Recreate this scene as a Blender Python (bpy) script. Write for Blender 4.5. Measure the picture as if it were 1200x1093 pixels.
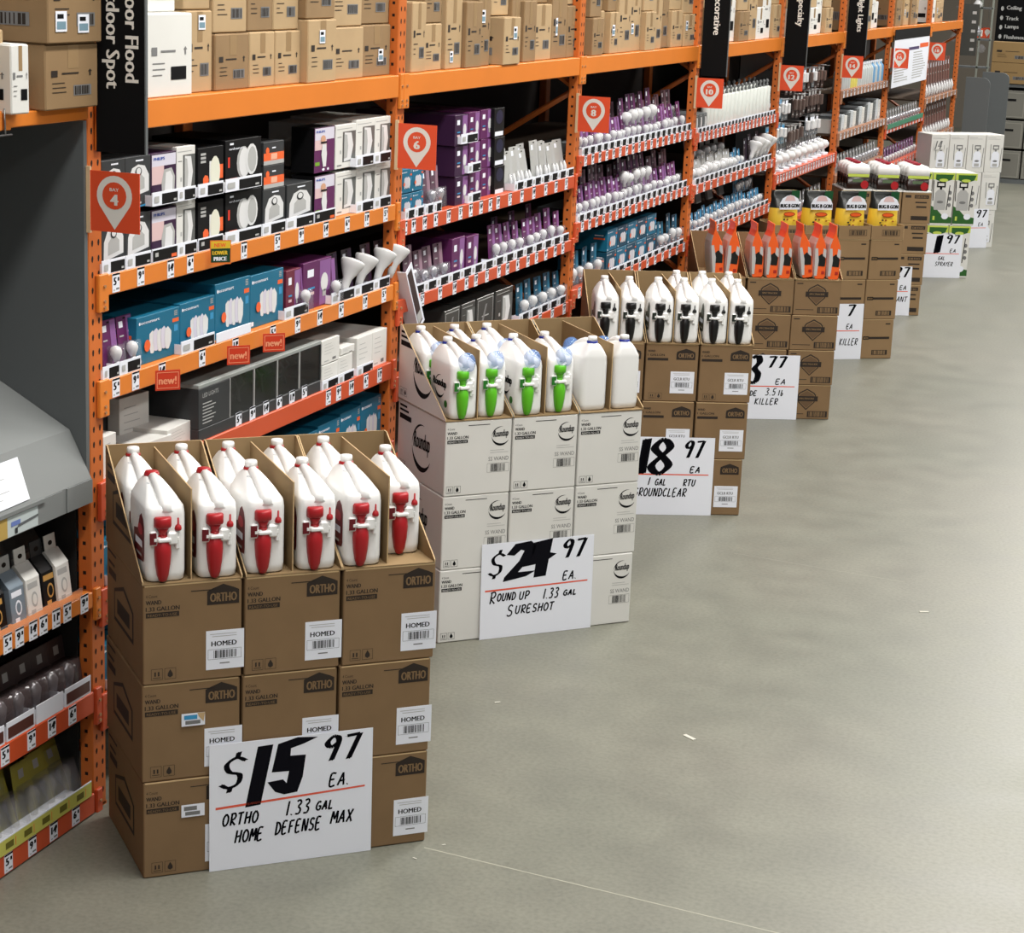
import bpy, math, random
from mathutils import Vector, Matrix
random.seed(11)
PI = math.pi
sc = bpy.context.scene
for o in list(bpy.data.objects): bpy.data.objects.remove(o)
COL = sc.collection

# ------------------------------------------------------------------ camera
# measured from the photograph: rack face is the plane x = 0, floor z = 0, rack bays every 2.5 m along y
F_PX = 2406.36
CAM = Vector((3.4335, -5.7323, 2.8735))
_yaw, _pit, _rol = -0.3348, 0.2418, 0.0413
_f = Vector((math.sin(_yaw)*math.cos(_pit), math.cos(_yaw)*math.cos(_pit), -math.sin(_pit)))
_r = Vector((math.cos(_yaw), -math.sin(_yaw), 0)); _u = _r.cross(_f)
RT = _r*math.cos(_rol) + _u*math.sin(_rol)
UP = -_r*math.sin(_rol) + _u*math.cos(_rol)
cam_d = bpy.data.cameras.new('camera'); cam = bpy.data.objects.new('camera', cam_d); COL.objects.link(cam)
M = Matrix((RT, UP, -_f)).transposed().to_4x4(); M.translation = CAM
cam.matrix_world = M
cam_d.sensor_fit = 'HORIZONTAL'; cam_d.sensor_width = 36; cam_d.lens = F_PX/1200*36
cam_d.clip_start = .1; cam_d.clip_end = 200
sc.camera = cam

def _ray(px, py): return (RT*((px-600)/F_PX) - UP*((py-546.5)/F_PX) + _f)
def on_x(px, py, X=0.0):
    d = _ray(px, py); return CAM + d*((X-CAM.x)/d.x)
def on_z(px, py, Z=0.0):
    d = _ray(px, py); return CAM + d*((Z-CAM.z)/d.z)
def row_y(px, z, X=0.0):
    # distance along the rack at which height z on the plane x = X lies under image column px
    lo, hi = -600.0, 1600.0
    for _ in range(40):
        m = (lo+hi)/2
        if on_x(px, m, X).z < z: hi = m
        else: lo = m
    return on_x(px, lo, X).y

# ------------------------------------------------------------------ world, lights, exposure
w = bpy.data.worlds.new('store_air'); sc.world = w; w.use_nodes = True
w.node_tree.nodes['Background'].inputs[0].default_value = (0.93, 0.95, 1.0, 1)
w.node_tree.nodes['Background'].inputs[1].default_value = 0.15
def ceiling_lamp(x, y, z, sx, sy, power, col=(1, .975, .93)):
    d = bpy.data.lights.new('ceiling_lamp', 'AREA'); d.shape = 'RECTANGLE'; d.size = sx; d.size_y = sy; d.energy = power; d.color = col
    o = bpy.data.objects.new('ceiling_lamp', d); COL.objects.link(o); o.location = (x, y, z)
for yy in (-5.5, 0, 5, 11, 17, 23, 29):
    ceiling_lamp(2.2, yy, 6.2, .6, 4.2, 275 if yy > -5 else 140)
    ceiling_lamp(6.2, yy, 6.2, .6, 4.2, 105 if yy > -5 else 60)
for yy in (-3, 7, 17, 27): ceiling_lamp(-3.5, yy, 6.2, .6, 3.6, 110)
vs = sc.view_settings; vs.view_transform = 'Standard'; vs.look = 'None'; vs.gamma = 1; vs.use_curve_mapping = False; vs.exposure = 0.12
sc.cycles.max_bounces = 6; sc.cycles.diffuse_bounces = 3; sc.cycles.transparent_max_bounces = 6

# ------------------------------------------------------------------ materials
def lin(c):
    c /= 255.0
    return c/12.92 if c <= .04045 else ((c+.055)/1.055)**2.4
MATS = {}
def mat(name, rgb, rough=.6, metal=0., noise=None, spec=.4, alpha=1., trans=0., bump=None, emit=None):
    if name in MATS: return MATS[name]
    m = bpy.data.materials.new(name); m.use_nodes = True; nt = m.node_tree; b = nt.nodes['Principled BSDF']
    c = tuple(lin(v) for v in rgb)+(1,)
    b.inputs['Base Color'].default_value = c; b.inputs['Roughness'].default_value = rough; b.inputs['Metallic'].default_value = metal
    b.inputs['Specular IOR Level'].default_value = spec
    if alpha < 1: b.inputs['Alpha'].default_value = alpha
    if trans: b.inputs['Transmission Weight'].default_value = trans
    if noise:
        sc_, amt = noise
        tc = nt.nodes.new('ShaderNodeTexCoord'); n = nt.nodes.new('ShaderNodeTexNoise'); n.inputs['Scale'].default_value = sc_; n.inputs['Detail'].default_value = 4
        oi = nt.nodes.new('ShaderNodeObjectInfo')
        ad = nt.nodes.new('ShaderNodeVectorMath'); ad.operation = 'ADD'
        mp = nt.nodes.new('ShaderNodeVectorMath'); mp.operation = 'SCALE'; mp.inputs[0].default_value = (31, 17, 53)
        nt.links.new(oi.outputs['Random'], mp.inputs['Scale']); nt.links.new(tc.outputs['Object'], ad.inputs[0]); nt.links.new(mp.outputs[0], ad.inputs[1])
        nt.links.new(ad.outputs[0], n.inputs['Vector'])
        hs = nt.nodes.new('ShaderNodeHueSaturation'); hs.inputs['Color'].default_value = c
        mr = nt.nodes.new('ShaderNodeMapRange'); mr.inputs[1].default_value = .25; mr.inputs[2].default_value = .75; mr.inputs[3].default_value = 1-amt; mr.inputs[4].default_value = 1+amt
        nt.links.new(n.outputs['Fac'], mr.inputs[0]); nt.links.new(mr.outputs[0], hs.inputs['Value']); nt.links.new(hs.outputs[0], b.inputs['Base Color'])
    if bump:
        n2 = nt.nodes.new('ShaderNodeTexNoise'); n2.inputs['Scale'].default_value = bump[0]; bp = nt.nodes.new('ShaderNodeBump'); bp.inputs['Strength'].default_value = bump[1]; bp.inputs['Distance'].default_value = .003
        tc2 = nt.nodes.new('ShaderNodeTexCoord'); nt.links.new(tc2.outputs['Object'], n2.inputs['Vector'])
        nt.links.new(n2.outputs['Fac'], bp.inputs['Height']); nt.links.new(bp.outputs[0], b.inputs['Normal'])
    MATS[name] = m
    return m
KRAFT = mat('kraft', (134, 108, 78), .75, noise=(6, .07), spec=.2)
KRAFT2 = mat('kraft_pale', (182, 155, 118), .75, noise=(5, .08), spec=.2)
KRAFT3 = mat('kraft_tan', (148, 121, 88), .75, noise=(5, .07), spec=.2)
KIN = mat('kraft_inside', (150, 126, 92), .8, noise=(4, .06), spec=.15)
KEDGE = mat('kraft_cut_edge', (200, 172, 130), .8, spec=.15)
TAPE = mat('brown_tape', (158, 130, 94), .35)
WBOX = mat('white_board', (224, 223, 218), .6, noise=(5, .03), spec=.25)
WHITE = mat('white_paper', (238, 241, 250), .6, spec=.25)
INK = mat('black_ink', (18, 18, 20), .8, spec=.15)
KINK = mat('brown_ink', (44, 35, 28), .7)
GINK = mat('grey_ink', (120, 120, 120), .7)
LINK = mat('pale_grey_ink', (178, 178, 176), .7)
MARKER = mat('marker_ink', (10, 10, 18), .8, spec=.1)
REDL = mat('red_marker', (232, 96, 70), .5)
OR1 = mat('rack_orange', (224, 128, 46), .42, noise=(3, .05))
OR2 = mat('rack_red_orange', (206, 84, 46), .42, noise=(3, .05))
ORP = mat('post_orange', (204, 108, 46), .45, noise=(4, .08))
HOLE = mat('hole_dark', (28, 16, 10), .9)
DECK = mat('deck_board', (82, 66, 52), .8, noise=(3, .1))
SHADEB = mat('shade_backing', (58, 52, 48), .85)
TAN = mat('shelf_tan', (158, 112, 84), .6, noise=(4, .06))
STEEL = mat('steel_wire', (150, 150, 150), .35, .8)
BLACK = mat('black_card', (14, 14, 16), .5, spec=.2)
BANNER = mat('banner_black', (12, 12, 13), .8, spec=.15)
DKGREY = mat('dark_grey_box', (52, 54, 56), .5)
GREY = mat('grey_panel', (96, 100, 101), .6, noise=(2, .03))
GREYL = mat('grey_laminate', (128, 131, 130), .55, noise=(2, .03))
SIGNO = mat('sign_orange', (232, 84, 46), .5)
SIGNW = mat('sign_white', (235, 230, 222), .5)
TEAL = mat('teal_box', (16, 106, 138), .45)
TEALD = mat('teal_dark', (12, 74, 98), .45)
PURPLE = mat('purple_box', (96, 36, 88), .45)
PURD = mat('purple_dark', (56, 26, 60), .45)
PINK = mat('pink_print', (222, 190, 190), .5)
OTAG = mat('orange_print', (240, 104, 50), .5)
BTAG = mat('blue_print', (60, 150, 200), .5)
GTAG = mat('green_print', (120, 170, 50), .5)
YTAG = mat('yellow_print', (226, 190, 50), .5)
BULBW = mat('bulb_white', (226, 226, 226), .3)
BULBG = mat('bulb_base_metal', (170, 170, 172), .3, .7)
BULBS = mat('bulb_silver', (200, 200, 205), .18, .6)
CLEARP = mat('clear_plastic', (190, 190, 196), .1, alpha=.13)
SMOKE = mat('smoked_plastic', (90, 78, 78), .15, alpha=.55)
JUGW = mat('jug_white', (246, 246, 244), .32, spec=.5, bump=(40, .05))
JUGSH = mat('jug_shade_ring', (206, 208, 210), .4)
RED = mat('wand_red', (176, 34, 40), .35)
DRED = mat('label_dark_red', (106, 24, 32), .4)
GREEN = mat('wand_green', (98, 196, 40), .35)
LGREEN = mat('label_green', (40, 120, 40), .4)
WBLACK = mat('wand_black', (18, 18, 18), .4)
DOMEB = mat('blue_dome', (120, 170, 240), .05, alpha=.36)
CAPB = mat('collar_blue', (32, 50, 150), .35)
BAGO = mat('bag_orange', (238, 98, 38), .35)
BAGS = mat('bag_silver', (190, 188, 186), .35)
BAGY = mat('bag_yellow', (242, 202, 66), .35)
BAGK = mat('bag_black', (26, 28, 26), .3)
BAGG = mat('bag_green', (24, 78, 44), .35)
AMBER = mat('amber_jug', (40, 24, 20), .25)
LIME = mat('lime_print', (196, 214, 90), .5)
DGRN = mat('leaf_green', (44, 96, 40), .5)

# ------------------------------------------------------------------ mesh building
_TXT = {}
def text_mesh(s, bold=0.):
    bold = 0.
    k = (s, bold)
    if k in _TXT: return _TXT[k]
    c = bpy.data.curves.new('t', 'FONT'); c.body = s; c.size = 1; c.resolution_u = 2; c.offset = bold; c.fill_mode = 'FRONT'
    o = bpy.data.objects.new('t', c)
    me = bpy.data.meshes.new_from_object(o)
    vs_ = [(v.co.x, v.co.y) for v in me.vertices]; fs = [tuple(p.vertices) for p in me.polygons]
    bpy.data.objects.remove(o); bpy.data.curves.remove(c); bpy.data.meshes.remove(me)
    if not vs_: vs_ = [(0, 0)]
    x0 = min(v[0] for v in vs_); x1 = max(v[0] for v in vs_); y0 = min(v[1] for v in vs_); y1 = max(v[1] for v in vs_)
    vs_ = [(v[0]-x0, v[1]-y0) for v in vs_]
    _TXT[k] = (vs_, fs, x1-x0, y1-y0)
    return _TXT[k]
# single-stroke hand lettering, unit box
G = {
 'A': [[(0,0),(.55,1),(.8,0)],[(.2,.35),(.85,.38)]], 'C': [[(.8,.85),(.45,1),(.1,.6),(.1,.25),(.4,0),(.8,.15)]],
 'D': [[(.15,0),(.15,1)],[(.0,.98),(.55,.9),(.85,.5),(.6,.1),(.05,0)]], 'E': [[(.75,1),(.12,.97),(.1,0),(.75,.04)],[(.1,.52),(.6,.54)]],
 'F': [[(.8,1),(.12,.97),(.1,0)],[(.1,.52),(.6,.54)]], 'G': [[(.8,.85),(.45,1),(.08,.6),(.1,.2),(.5,0),(.8,.2),(.8,.45),(.45,.45)]],
 'H': [[(.15,1),(.08,0)],[(.85,1),(.75,0)],[(.1,.48),(.82,.55)]], 'I': [[(.4,1),(.35,0)]], 'K': [[(.15,1),(.1,0)],[(.8,1),(.14,.45),(.85,0)]],
 'L': [[(.2,1),(.1,0),(.75,.05)]], 'M': [[(0,0),(.18,1),(.48,.35),(.85,1),(.9,0)]], 'N': [[(.08,0),(.15,1),(.72,0),(.85,1)]],
 'O': [[(.45,1),(.1,.7),(.1,.25),(.42,0),(.8,.25),(.82,.7),(.45,1)]], 'P': [[(.15,0),(.18,1)],[(.05,.95),(.6,1),(.85,.75),(.6,.48),(.15,.42)]],
 'R': [[(.15,0),(.18,1)],[(.02,.92),(.6,1),(.82,.75),(.55,.5),(.15,.46),(.85,0)]], 'S': [[(.8,.85),(.5,1),(.18,.8),(.3,.55),(.7,.42),(.75,.15),(.4,0),(.08,.12)]],
 'T': [[(0,.95),(.85,1)],[(.45,.97),(.38,0)]], 'U': [[(.12,1),(.1,.25),(.4,0),(.72,.2),(.82,1)]], 'V': [[(.05,1),(.4,0),(.85,1)]], 'X': [[(.1,1),(.8,0)],[(.85,1),(.05,0)]], 'Y': [[(.1,1),(.42,.5)],[(.85,1),(.42,.5),(.3,0)]],
 '$': [[(.85,.78),(.5,.88),(.15,.72),(.3,.5),(.7,.42),(.7,.18),(.35,.08),(.05,.18)],[(.55,1.02),(.52,.88)],[(.42,.1),(.4,-.04)]],
 '1': [[(.5,1),(.35,0)]], '2': [[(.15,.75),(.4,1),(.75,.85),(.65,.55),(.1,.0),(.85,.05)]], '3': [[(.15,.92),(.55,1),(.75,.78),(.4,.55),(.75,.35),(.6,.05),(.1,.05)]],
 '4': [[(.55,1),(.1,.35),(.9,.38)],[(.7,1),(.6,0)]], '5': [[(.9,1),(.35,.97),(.25,.55),(.65,.55),(.75,.25),(.5,.02),(.1,.1)]],
 '7': [[(.1,.95),(.85,1),(.4,0)]], '8': [[(.5,.52),(.15,.75),(.5,1),(.82,.78),(.5,.52),(.1,.22),(.45,0),(.85,.25),(.5,.52)]],
 '9': [[(.8,.75),(.4,.55),(.15,.75),(.5,1),(.82,.8),(.55,0)]], '.': [[(.1,0),(.18,.06)]], 'l': [[(.4,1),(.35,0)]], 'b': [[(.2,1),(.15,0),(.6,.05),(.65,.4),(.2,.42)]],
 ',': [[(.2,.1),(.05,-.15)]], ' ': [],
}
class MB:
    def __init__(s): s.v = []; s.f = []; s.m = []; s.sm = []; s.ml = []; s.clip = None
    def mi(s, m):
        if m not in s.ml: s.ml.append(m)
        return s.ml.index(m)
    def face(s, pts, m, smooth=False):
        n = len(s.v); s.v += [tuple(p) for p in pts]; s.f.append(tuple(range(n, n+len(pts)))); s.m.append(s.mi(m)); s.sm.append(smooth)
    def raw(s, vs_, fs, m, smooth=False):
        n = len(s.v); s.v += [tuple(p) for p in vs_]; k = s.mi(m)
        for f in fs: s.f.append(tuple(n+i for i in f)); s.m.append(k); s.sm.append(smooth)
    def box(s, x0, x1, y0, y1, z0, z1, m):
        s.raw([(x0,y0,z0),(x1,y0,z0),(x1,y1,z0),(x0,y1,z0),(x0,y0,z1),(x1,y0,z1),(x1,y1,z1),(x0,y1,z1)],
              [(0,3,2,1),(4,5,6,7),(0,1,5,4),(1,2,6,5),(2,3,7,6),(3,0,4,7)], m)
    def cbox(s, x0, x1, y0, y1, z0, z1, m, c=.003):
        # box with chamfered edges
        X = (x0, x1); Y = (y0, y1); Z = (z0, z1); vs_ = []; idx = {}
        for i in (0, 1):
            for j in (0, 1):
                for k in (0, 1):
                    sx, sy, sz = (1-2*i), (1-2*j), (1-2*k)
                    for a in range(3):
                        p = [X[i]+sx*c, Y[j]+sy*c, Z[k]+sz*c]; p[a] = (X[i], Y[j], Z[k])[a]
                        idx[(i, j, k, a)] = len(vs_); vs_.append(tuple(p))
        fs = []
        for a in range(3):
            b, d = (a+1) % 3, (a+2) % 3
            for e in (0, 1):
                q = []
                for (p_, r_) in ((0,0),(1,0),(1,1),(0,1)):
                    t = [0,0,0]; t[a] = e; t[b] = p_; t[d] = r_; q.append(idx[(t[0],t[1],t[2],a)])
                fs.append(tuple(q) if e else tuple(reversed(q)))
        for a in range(3):  # edges parallel to axis a
            b, d = (a+1) % 3, (a+2) % 3
            for p_ in (0, 1):
                for r_ in (0, 1):
                    t0 = [0,0,0]; t1 = [0,0,0]; t0[a] = 0; t1[a] = 1; t0[b] = t1[b] = p_; t0[d] = t1[d] = r_
                    fs.append((idx[(*t0, b)], idx[(*t1, b)], idx[(*t1, d)], idx[(*t0, d)]))
        for i in (0, 1):
            for j in (0, 1):
                for k in (0, 1): fs.append((idx[(i,j,k,0)], idx[(i,j,k,1)], idx[(i,j,k,2)]))
        s.raw(vs_, fs, m)
    def prism(s, pts, frame, d0, d1, m, m2=None, me=None):
        # polygon pts (a, b) in frame (origin, ax, bx, nx); extruded from d0 to d1 along nx
        o, a, b, n = frame; A = [o+a*p+b*q+n*d0 for p, q in pts]; B = [o+a*p+b*q+n*d1 for p, q in pts]
        s.face(A[::-1], m2 or m); s.face(B, m)
        for i in range(len(pts)):
            j = (i+1) % len(pts); s.face([A[i], A[j], B[j], B[i]], me or m)
    def loft(s, rings, m, smooth=True, cap=True):
        n = len(rings[0]); vs_ = [p for r in rings for p in r]; fs = []
        for k in range(len(rings)-1):
            for i in range(n): fs.append((k*n+i, k*n+(i+1) % n, (k+1)*n+(i+1) % n, (k+1)*n+i))
        if cap: fs.append(tuple(range(n-1, -1, -1))); fs.append(tuple((len(rings)-1)*n+i for i in range(n)))
        s.raw(vs_, fs, m, smooth)
    def lathe(s, prof, m, c=(0,0,0), ax=(0,0,1), n=10, smooth=True, cap=True):
        ax = Vector(ax).normalized(); t = ax.orthogonal().normalized(); b = ax.cross(t); c = Vector(c)
        s.loft([[c+ax*z+(t*math.cos(2*PI*i/n)+b*math.sin(2*PI*i/n))*max(r, 1e-4) for i in range(n)] for r, z in prof], m, smooth, cap)
    def cyl(s, c, r, h, m, ax=(0,0,1), n=12): s.lathe([(r, 0), (r, h)], m, c, ax, n, False)
    def tube(s, path, r, m, n=6, smooth=True):
        path = [Vector(p) for p in path]; rings = []; up = Vector((.3, .2, 1)).normalized()
        for i, p in enumerate(path):
            d = (path[min(i+1, len(path)-1)]-path[max(i-1, 0)]).normalized()
            t = d.cross(up).normalized() if abs(d.dot(up)) < .98 else d.cross(Vector((1,0,0))).normalized(); b = d.cross(t)
            rr = r[i] if isinstance(r, (list, tuple)) else r
            rings.append([p+(t*math.cos(2*PI*k/n)+b*math.sin(2*PI*k/n))*rr for k in range(n)])
        s.loft(rings, m, smooth)
    def xform(s, M_): s.v = [tuple(M_ @ Vector(p)) for p in s.v]; return s
    def panel(s, o, a, b): return Panel(s, Vector(o), Vector(a).normalized(), Vector(b).normalized())
    def mesh(s, name):
        me = bpy.data.meshes.new(name); me.from_pydata(s.v, [], s.f)
        for m in s.ml: me.materials.append(m)
        me.polygons.foreach_set('material_index', s.m); me.polygons.foreach_set('use_smooth', s.sm); me.update()
        return me
    def obj(s, name, parent=None, loc=(0,0,0), rz=0.):
        return link(name, s.mesh(name), parent, loc, rz)
class Panel:
    """flat print laid on a face: u along a, v along b, layers stand a fraction of a millimetre proud"""
    def __init__(s, mb, o, a, b): s.mb, s.o, s.a, s.b = mb, o, a, b; s.n = a.cross(b); s.half = None; s.lift = .0006
    def p(s, u, v, l): return s.o+s.a*u+s.b*v+s.n*(s.lift*l)
    def poly(s, pts, m, l=1):
        if s.half:                                   # keep the side where a*u+b*v <= c (print on a panel that is cut)
            A, B, Cc = s.half; out = []
            for i in range(len(pts)):
                P, Q = pts[i], pts[(i+1) % len(pts)]; fp = A*P[0]+B*P[1]-Cc; fq = A*Q[0]+B*Q[1]-Cc
                if fp <= 0: out.append(P)
                if (fp < 0) != (fq < 0) and fp != fq:
                    t = fp/(fp-fq); out.append((P[0]+(Q[0]-P[0])*t, P[1]+(Q[1]-P[1])*t))
            pts = out
            if len(pts) < 3: return
        s.mb.face([s.p(u, v, l) for u, v in pts], m)
    def rect(s, u0, v0, u1, v1, m, l=1): s.poly([(u0,v0),(u1,v0),(u1,v1),(u0,v1)], m, l)
    def frame(s, u0, v0, u1, v1, t, m, l=1):
        s.rect(u0,v0,u1,v0+t,m,l); s.rect(u0,v1-t,u1,v1,m,l); s.rect(u0,v0+t,u0+t,v1-t,m,l); s.rect(u1-t,v0+t,u1,v1-t,m,l)
    def ell(s, cu, cv, ru, rv, m, l=1, n=14, rot=0.):
        s.poly([(cu+ru*math.cos(2*PI*i/n)*math.cos(rot)-rv*math.sin(2*PI*i/n)*math.sin(rot), cv+ru*math.cos(2*PI*i/n)*math.sin(rot)+rv*math.sin(2*PI*i/n)*math.cos(rot)) for i in range(n)], m, l)
    def text(s, t, u, v, h, m, l=2, w=None, bold=.012, rot=0., shear=0.):
        vs_, fs, W, H = text_mesh(t, bold); k = h/.72; kx = k if w is None else w/W; sh_ = [0.] if bold <= 0 else [-h*.045, h*.045] if bold < .03 else [-h*.09, -h*.03, h*.03, h*.09]; c_, s_ = math.cos(rot), math.sin(rot)
        P = []
        for x, y in vs_:
            x2 = x*kx+shear*y*k; y2 = y*k; P.append((u+x2*c_-y2*s_, v+x2*s_+y2*c_))
        for q, dx in enumerate(sh_):
            if s.half:
                for f in fs: s.poly([(P[i][0]+dx*c_, P[i][1]+dx*s_) for i in f], m, l+q*.25)
            else: s.mb.raw([s.p(a+dx*c_, b+dx*s_, l+q*.25) for a, b in P], fs, m)
    def bars(s, u0, v0, u1, v1, m, l=2, n=16, seed=3):
        r = random.Random(seed); x = u0; st = (u1-u0)/n
        for i in range(n):
            w_ = st*r.choice((.3, .5, .75)); s.rect(x, v0, x+w_, v1, m, l); x += st
    def hand(s, t, u, v, h, width, nib, m, l=2, slant=.18, ang=.7, rot=0., thin=.18):
        cr, sr = math.cos(rot), math.sin(rot); x0 = 0.; adv = width/(sum(.5 if c == '.' else .62 if c in 'I1' else 1. for c in t)-.14 or 1)
        for ch in t:
            small = ch in '.'; k = adv*(.62 if ch in 'I1' else 1.)
            for line in G.get(ch, []):
                L = []
                for i in range(len(line)-1):     # smooth the stroke a little
                    P0 = line[max(i-1, 0)]; P1 = line[i]; P2 = line[i+1]; P3 = line[min(i+2, len(line)-1)]
                    steps = 4 if len(line) > 3 else 1
                    for q in range(steps):
                        t_ = q/steps
                        L.append(tuple(.5*((2*P1[a])+(-P0[a]+P2[a])*t_+(2*P0[a]-5*P1[a]+4*P2[a]-P3[a])*t_*t_+(-P0[a]+3*P1[a]-3*P2[a]+P3[a])*t_**3) for a in (0, 1)))
                L.append(line[-1])
                Q = []
                for a, b in L:
                    X = x0+a*k*.86+slant*b*h; Y = b*h; Q.append(Vector((u+X*cr-Y*sr, v+X*sr+Y*cr)))
                nv = Vector((math.cos(ang), math.sin(ang)))*nib*.5
                for i in range(len(Q)-1):
                    d = Q[i+1]-Q[i]
                    if d.length < 1e-6: continue
                    pn = Vector((-d.y, d.x)).normalized()*nib*thin
                    for n_ in (nv, pn):
                        q4 = [Q[i]-n_, Q[i]+n_, Q[i+1]+n_, Q[i+1]-n_]
                        if d.x*n_.y-d.y*n_.x > 0: q4 = q4[::-1]
                        s.poly([(p.x, p.y) for p in q4], m, l)
            x0 += k*(.5 if small else 1.)
def link(name, me, parent=None, loc=(0,0,0), rz=0.):
    o = bpy.data.objects.new(name, me); COL.objects.link(o); o.location = loc; o.rotation_euler = (0, 0, rz)
    if parent: o.parent = parent
    return o
def empty(name, loc=(0,0,0), rz=0.): return link(name, None, None, loc, rz)
def tag(o, label, cat, group=None, kind=None):
    if label: o['label'] = label
    if cat: o['category'] = cat
    if group: o['group'] = group
    if kind: o['kind'] = kind
    return o
def kids(o): return [c for c in KID.get(o.name, [])]
KID = {}
def reg(parent, child): KID.setdefault(parent.name, []).append(child); return child
def clone(o, loc=None, rz=None, label=None, group=None, parent=None):
    c = o.copy(); COL.objects.link(c)
    if parent: c.parent = parent
    for k in kids(o): reg(c, clone(k, parent=c))
    if loc is not None: c.location = loc
    if rz is not None: c.rotation_euler = (0, 0, rz)
    if label: c['label'] = label
    if group: c['group'] = group
    return c
class Proto:
    """first placement moves the built thing itself, later ones copy it with its parts"""
    def __init__(s, make): s.make = make; s.o = None
    def put(s, loc, rz, label, cat, group=None, rx=0., ry=0.):
        if s.o is None: s.o = s.make(); o = s.o
        else: o = clone(s.o)
        o.location = loc; o.rotation_euler = (rx, ry, rz); tag(o, label, cat)
        if group: o['group'] = group
        elif 'group' in o: del o['group']
        return o
X_, Y_, Z_ = Vector((1,0,0)), Vector((0,1,0)), Vector((0,0,1))

# ------------------------------------------------------------------ floor
mb = MB(); mb.box(-6, 16, -9, 60, -.1, 0, None)
fl = mat('polished_concrete', (142, 142, 130), .42, spec=.45)
nt = fl.node_tree; b = nt.nodes['Principled BSDF']; tc = nt.nodes.new('ShaderNodeTexCoord')
def nnoise(scale, det, dist=0.):
    n = nt.nodes.new('ShaderNodeTexNoise'); n.inputs['Scale'].default_value = scale; n.inputs['Detail'].default_value = det; n.inputs['Distortion'].default_value = dist
    nt.links.new(tc.outputs['Object'], n.inputs['Vector']); return n
n1, n2, n3 = nnoise(.55, 3, .4), nnoise(4, 5), nnoise(60, 2)
def ramp(src, stops):
    r = nt.nodes.new('ShaderNodeValToRGB'); e = r.color_ramp.elements
    while len(e) < len(stops): e.new(.5)
    for k, (p, c) in enumerate(stops): e[k].position = p; e[k].color = tuple(lin(x) for x in c)+(1,)
    nt.links.new(src, r.inputs[0]); return r
r1 = ramp(n1.outputs['Fac'], [(.3, (134, 135, 122)), (.7, (146, 144, 131))])
r2 = ramp(n2.outputs['Fac'], [(.3, (226, 226, 226)), (.72, (244, 244, 242))])
r3 = ramp(n3.outputs['Fac'], [(.25, (226, 226, 226)), (.6, (250, 250, 250)), (.78, (255, 255, 255))])
def mul(a_, b_):
    m_ = nt.nodes.new('ShaderNodeMix'); m_.data_type = 'RGBA'; m_.blend_type = 'MULTIPLY'; m_.inputs[0].default_value = 1
    nt.links.new(a_, m_.inputs[6]); nt.links.new(b_, m_.inputs[7]); return m_.outputs[2]
nt.links.new(mul(mul(r1.outputs[0], r2.outputs[0]), r3.outputs[0]), b.inputs['Base Color'])
mr = nt.nodes.new('ShaderNodeMapRange'); mr.inputs[3].default_value = .34; mr.inputs[4].default_value = .5
nt.links.new(n2.outputs['Fac'], mr.inputs[0]); nt.links.new(mr.outputs[0], b.inputs['Roughness'])
mb.ml = [fl]; mb.m = [0]*6
floor = mb.obj('floor'); tag(floor, None, None, kind='structure')
# saw-cut joints in the slab and specks of litter
def joint(p, q, wd=.006, m=None):
    a, c_ = on_z(*p), on_z(*q); d = (c_-a).normalized(); n = Vector((-d.y, d.x, 0))*wd/2
    mb = MB(); mb.face([a-n+Z_*.0006, c_-n+Z_*.0006, c_+n+Z_*.0006, a+n+Z_*.0006], m or mat('joint_filler', (168, 166, 150), .6))
    j = mb.obj('floor_joint', floor)
joint((497, 993), (940, 1100)); joint((860, 648), (1060, 682), .005, mat('joint_faint', (156, 155, 142), .6))
for k, (px, py, s_) in enumerate([(808, 864, .03), (1083, 717, .022), (486, 1006, .008), (583, 823, .012), (520, 990, .007)]):
    P = on_z(px, py); mb = MB(); r = random.Random(k)
    mb.cbox(-s_, s_, -s_*.3, s_*.3, .0, .003, mat('paper_scrap', (205, 202, 190), .7), .001)
    tag(mb.obj('paper_scrap', None, (P.x, P.y, .0), r.uniform(0, 3)), ['pale paper scrap lying in the middle of the open floor', 'pale paper scrap on the floor far out in the aisle', 'tiny pale scrap on the floor below the nearest kraft stack', 'tiny scrap on the floor in front of the white carton stack', 'tiny scrap on the floor at the right corner of the nearest stack'][k], 'litter')

# ------------------------------------------------------------------ storage racks
B = 2.5
def post_mesh(h=3.6, depth=.05, side_holes=True):
    mb = MB(); y0, y1 = -.05, .035
    mb.cbox(-depth, 0, y0, y1, 0, h, ORP, .004)
    f = mb.panel((0, y0, 0), Y_, Z_); s = mb.panel((-depth, y0, 0), X_, Z_)
    k = .06
    while k < h-.03:
        for c in (.024, .062):
            f.poly([(c-.004, k-.007), (c+.002, k-.010), (c+.006, k+.002), (c+.004, k+.011), (c-.003, k+.011), (c-.006, k+.003)], HOLE, 1)
        if side_holes: s.rect(.019, k-.031, .031, k-.019, HOLE, 1)
        k += .0508
    mb.box(-.05, -.0, -.052, .037, 0, .012, ORP)
    return mb.mesh('upright_post')
def rear_frame_mesh(h=3.6):
    mb = MB(); mb.cbox(-1.07, -1.02, -.05, .035, 0, h, ORP, .004)
    z = .25; k = 0
    while z < h-.7:
        a, c = ((-1.02, -.008, z), (-.05, -.008, z+.62)) if k % 2 == 0 else ((-.05, -.008, z), (-1.02, -.008, z+.62))
        mb.tube([a, c], .017, ORP, 4, False); z += .66; k += 1
    mb.box(-1.03, -.04, -.02, .005, .2, .23, ORP)
    return mb.mesh('frame_brace')
POST, REAR = post_mesh(), rear_frame_mesh()
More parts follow.
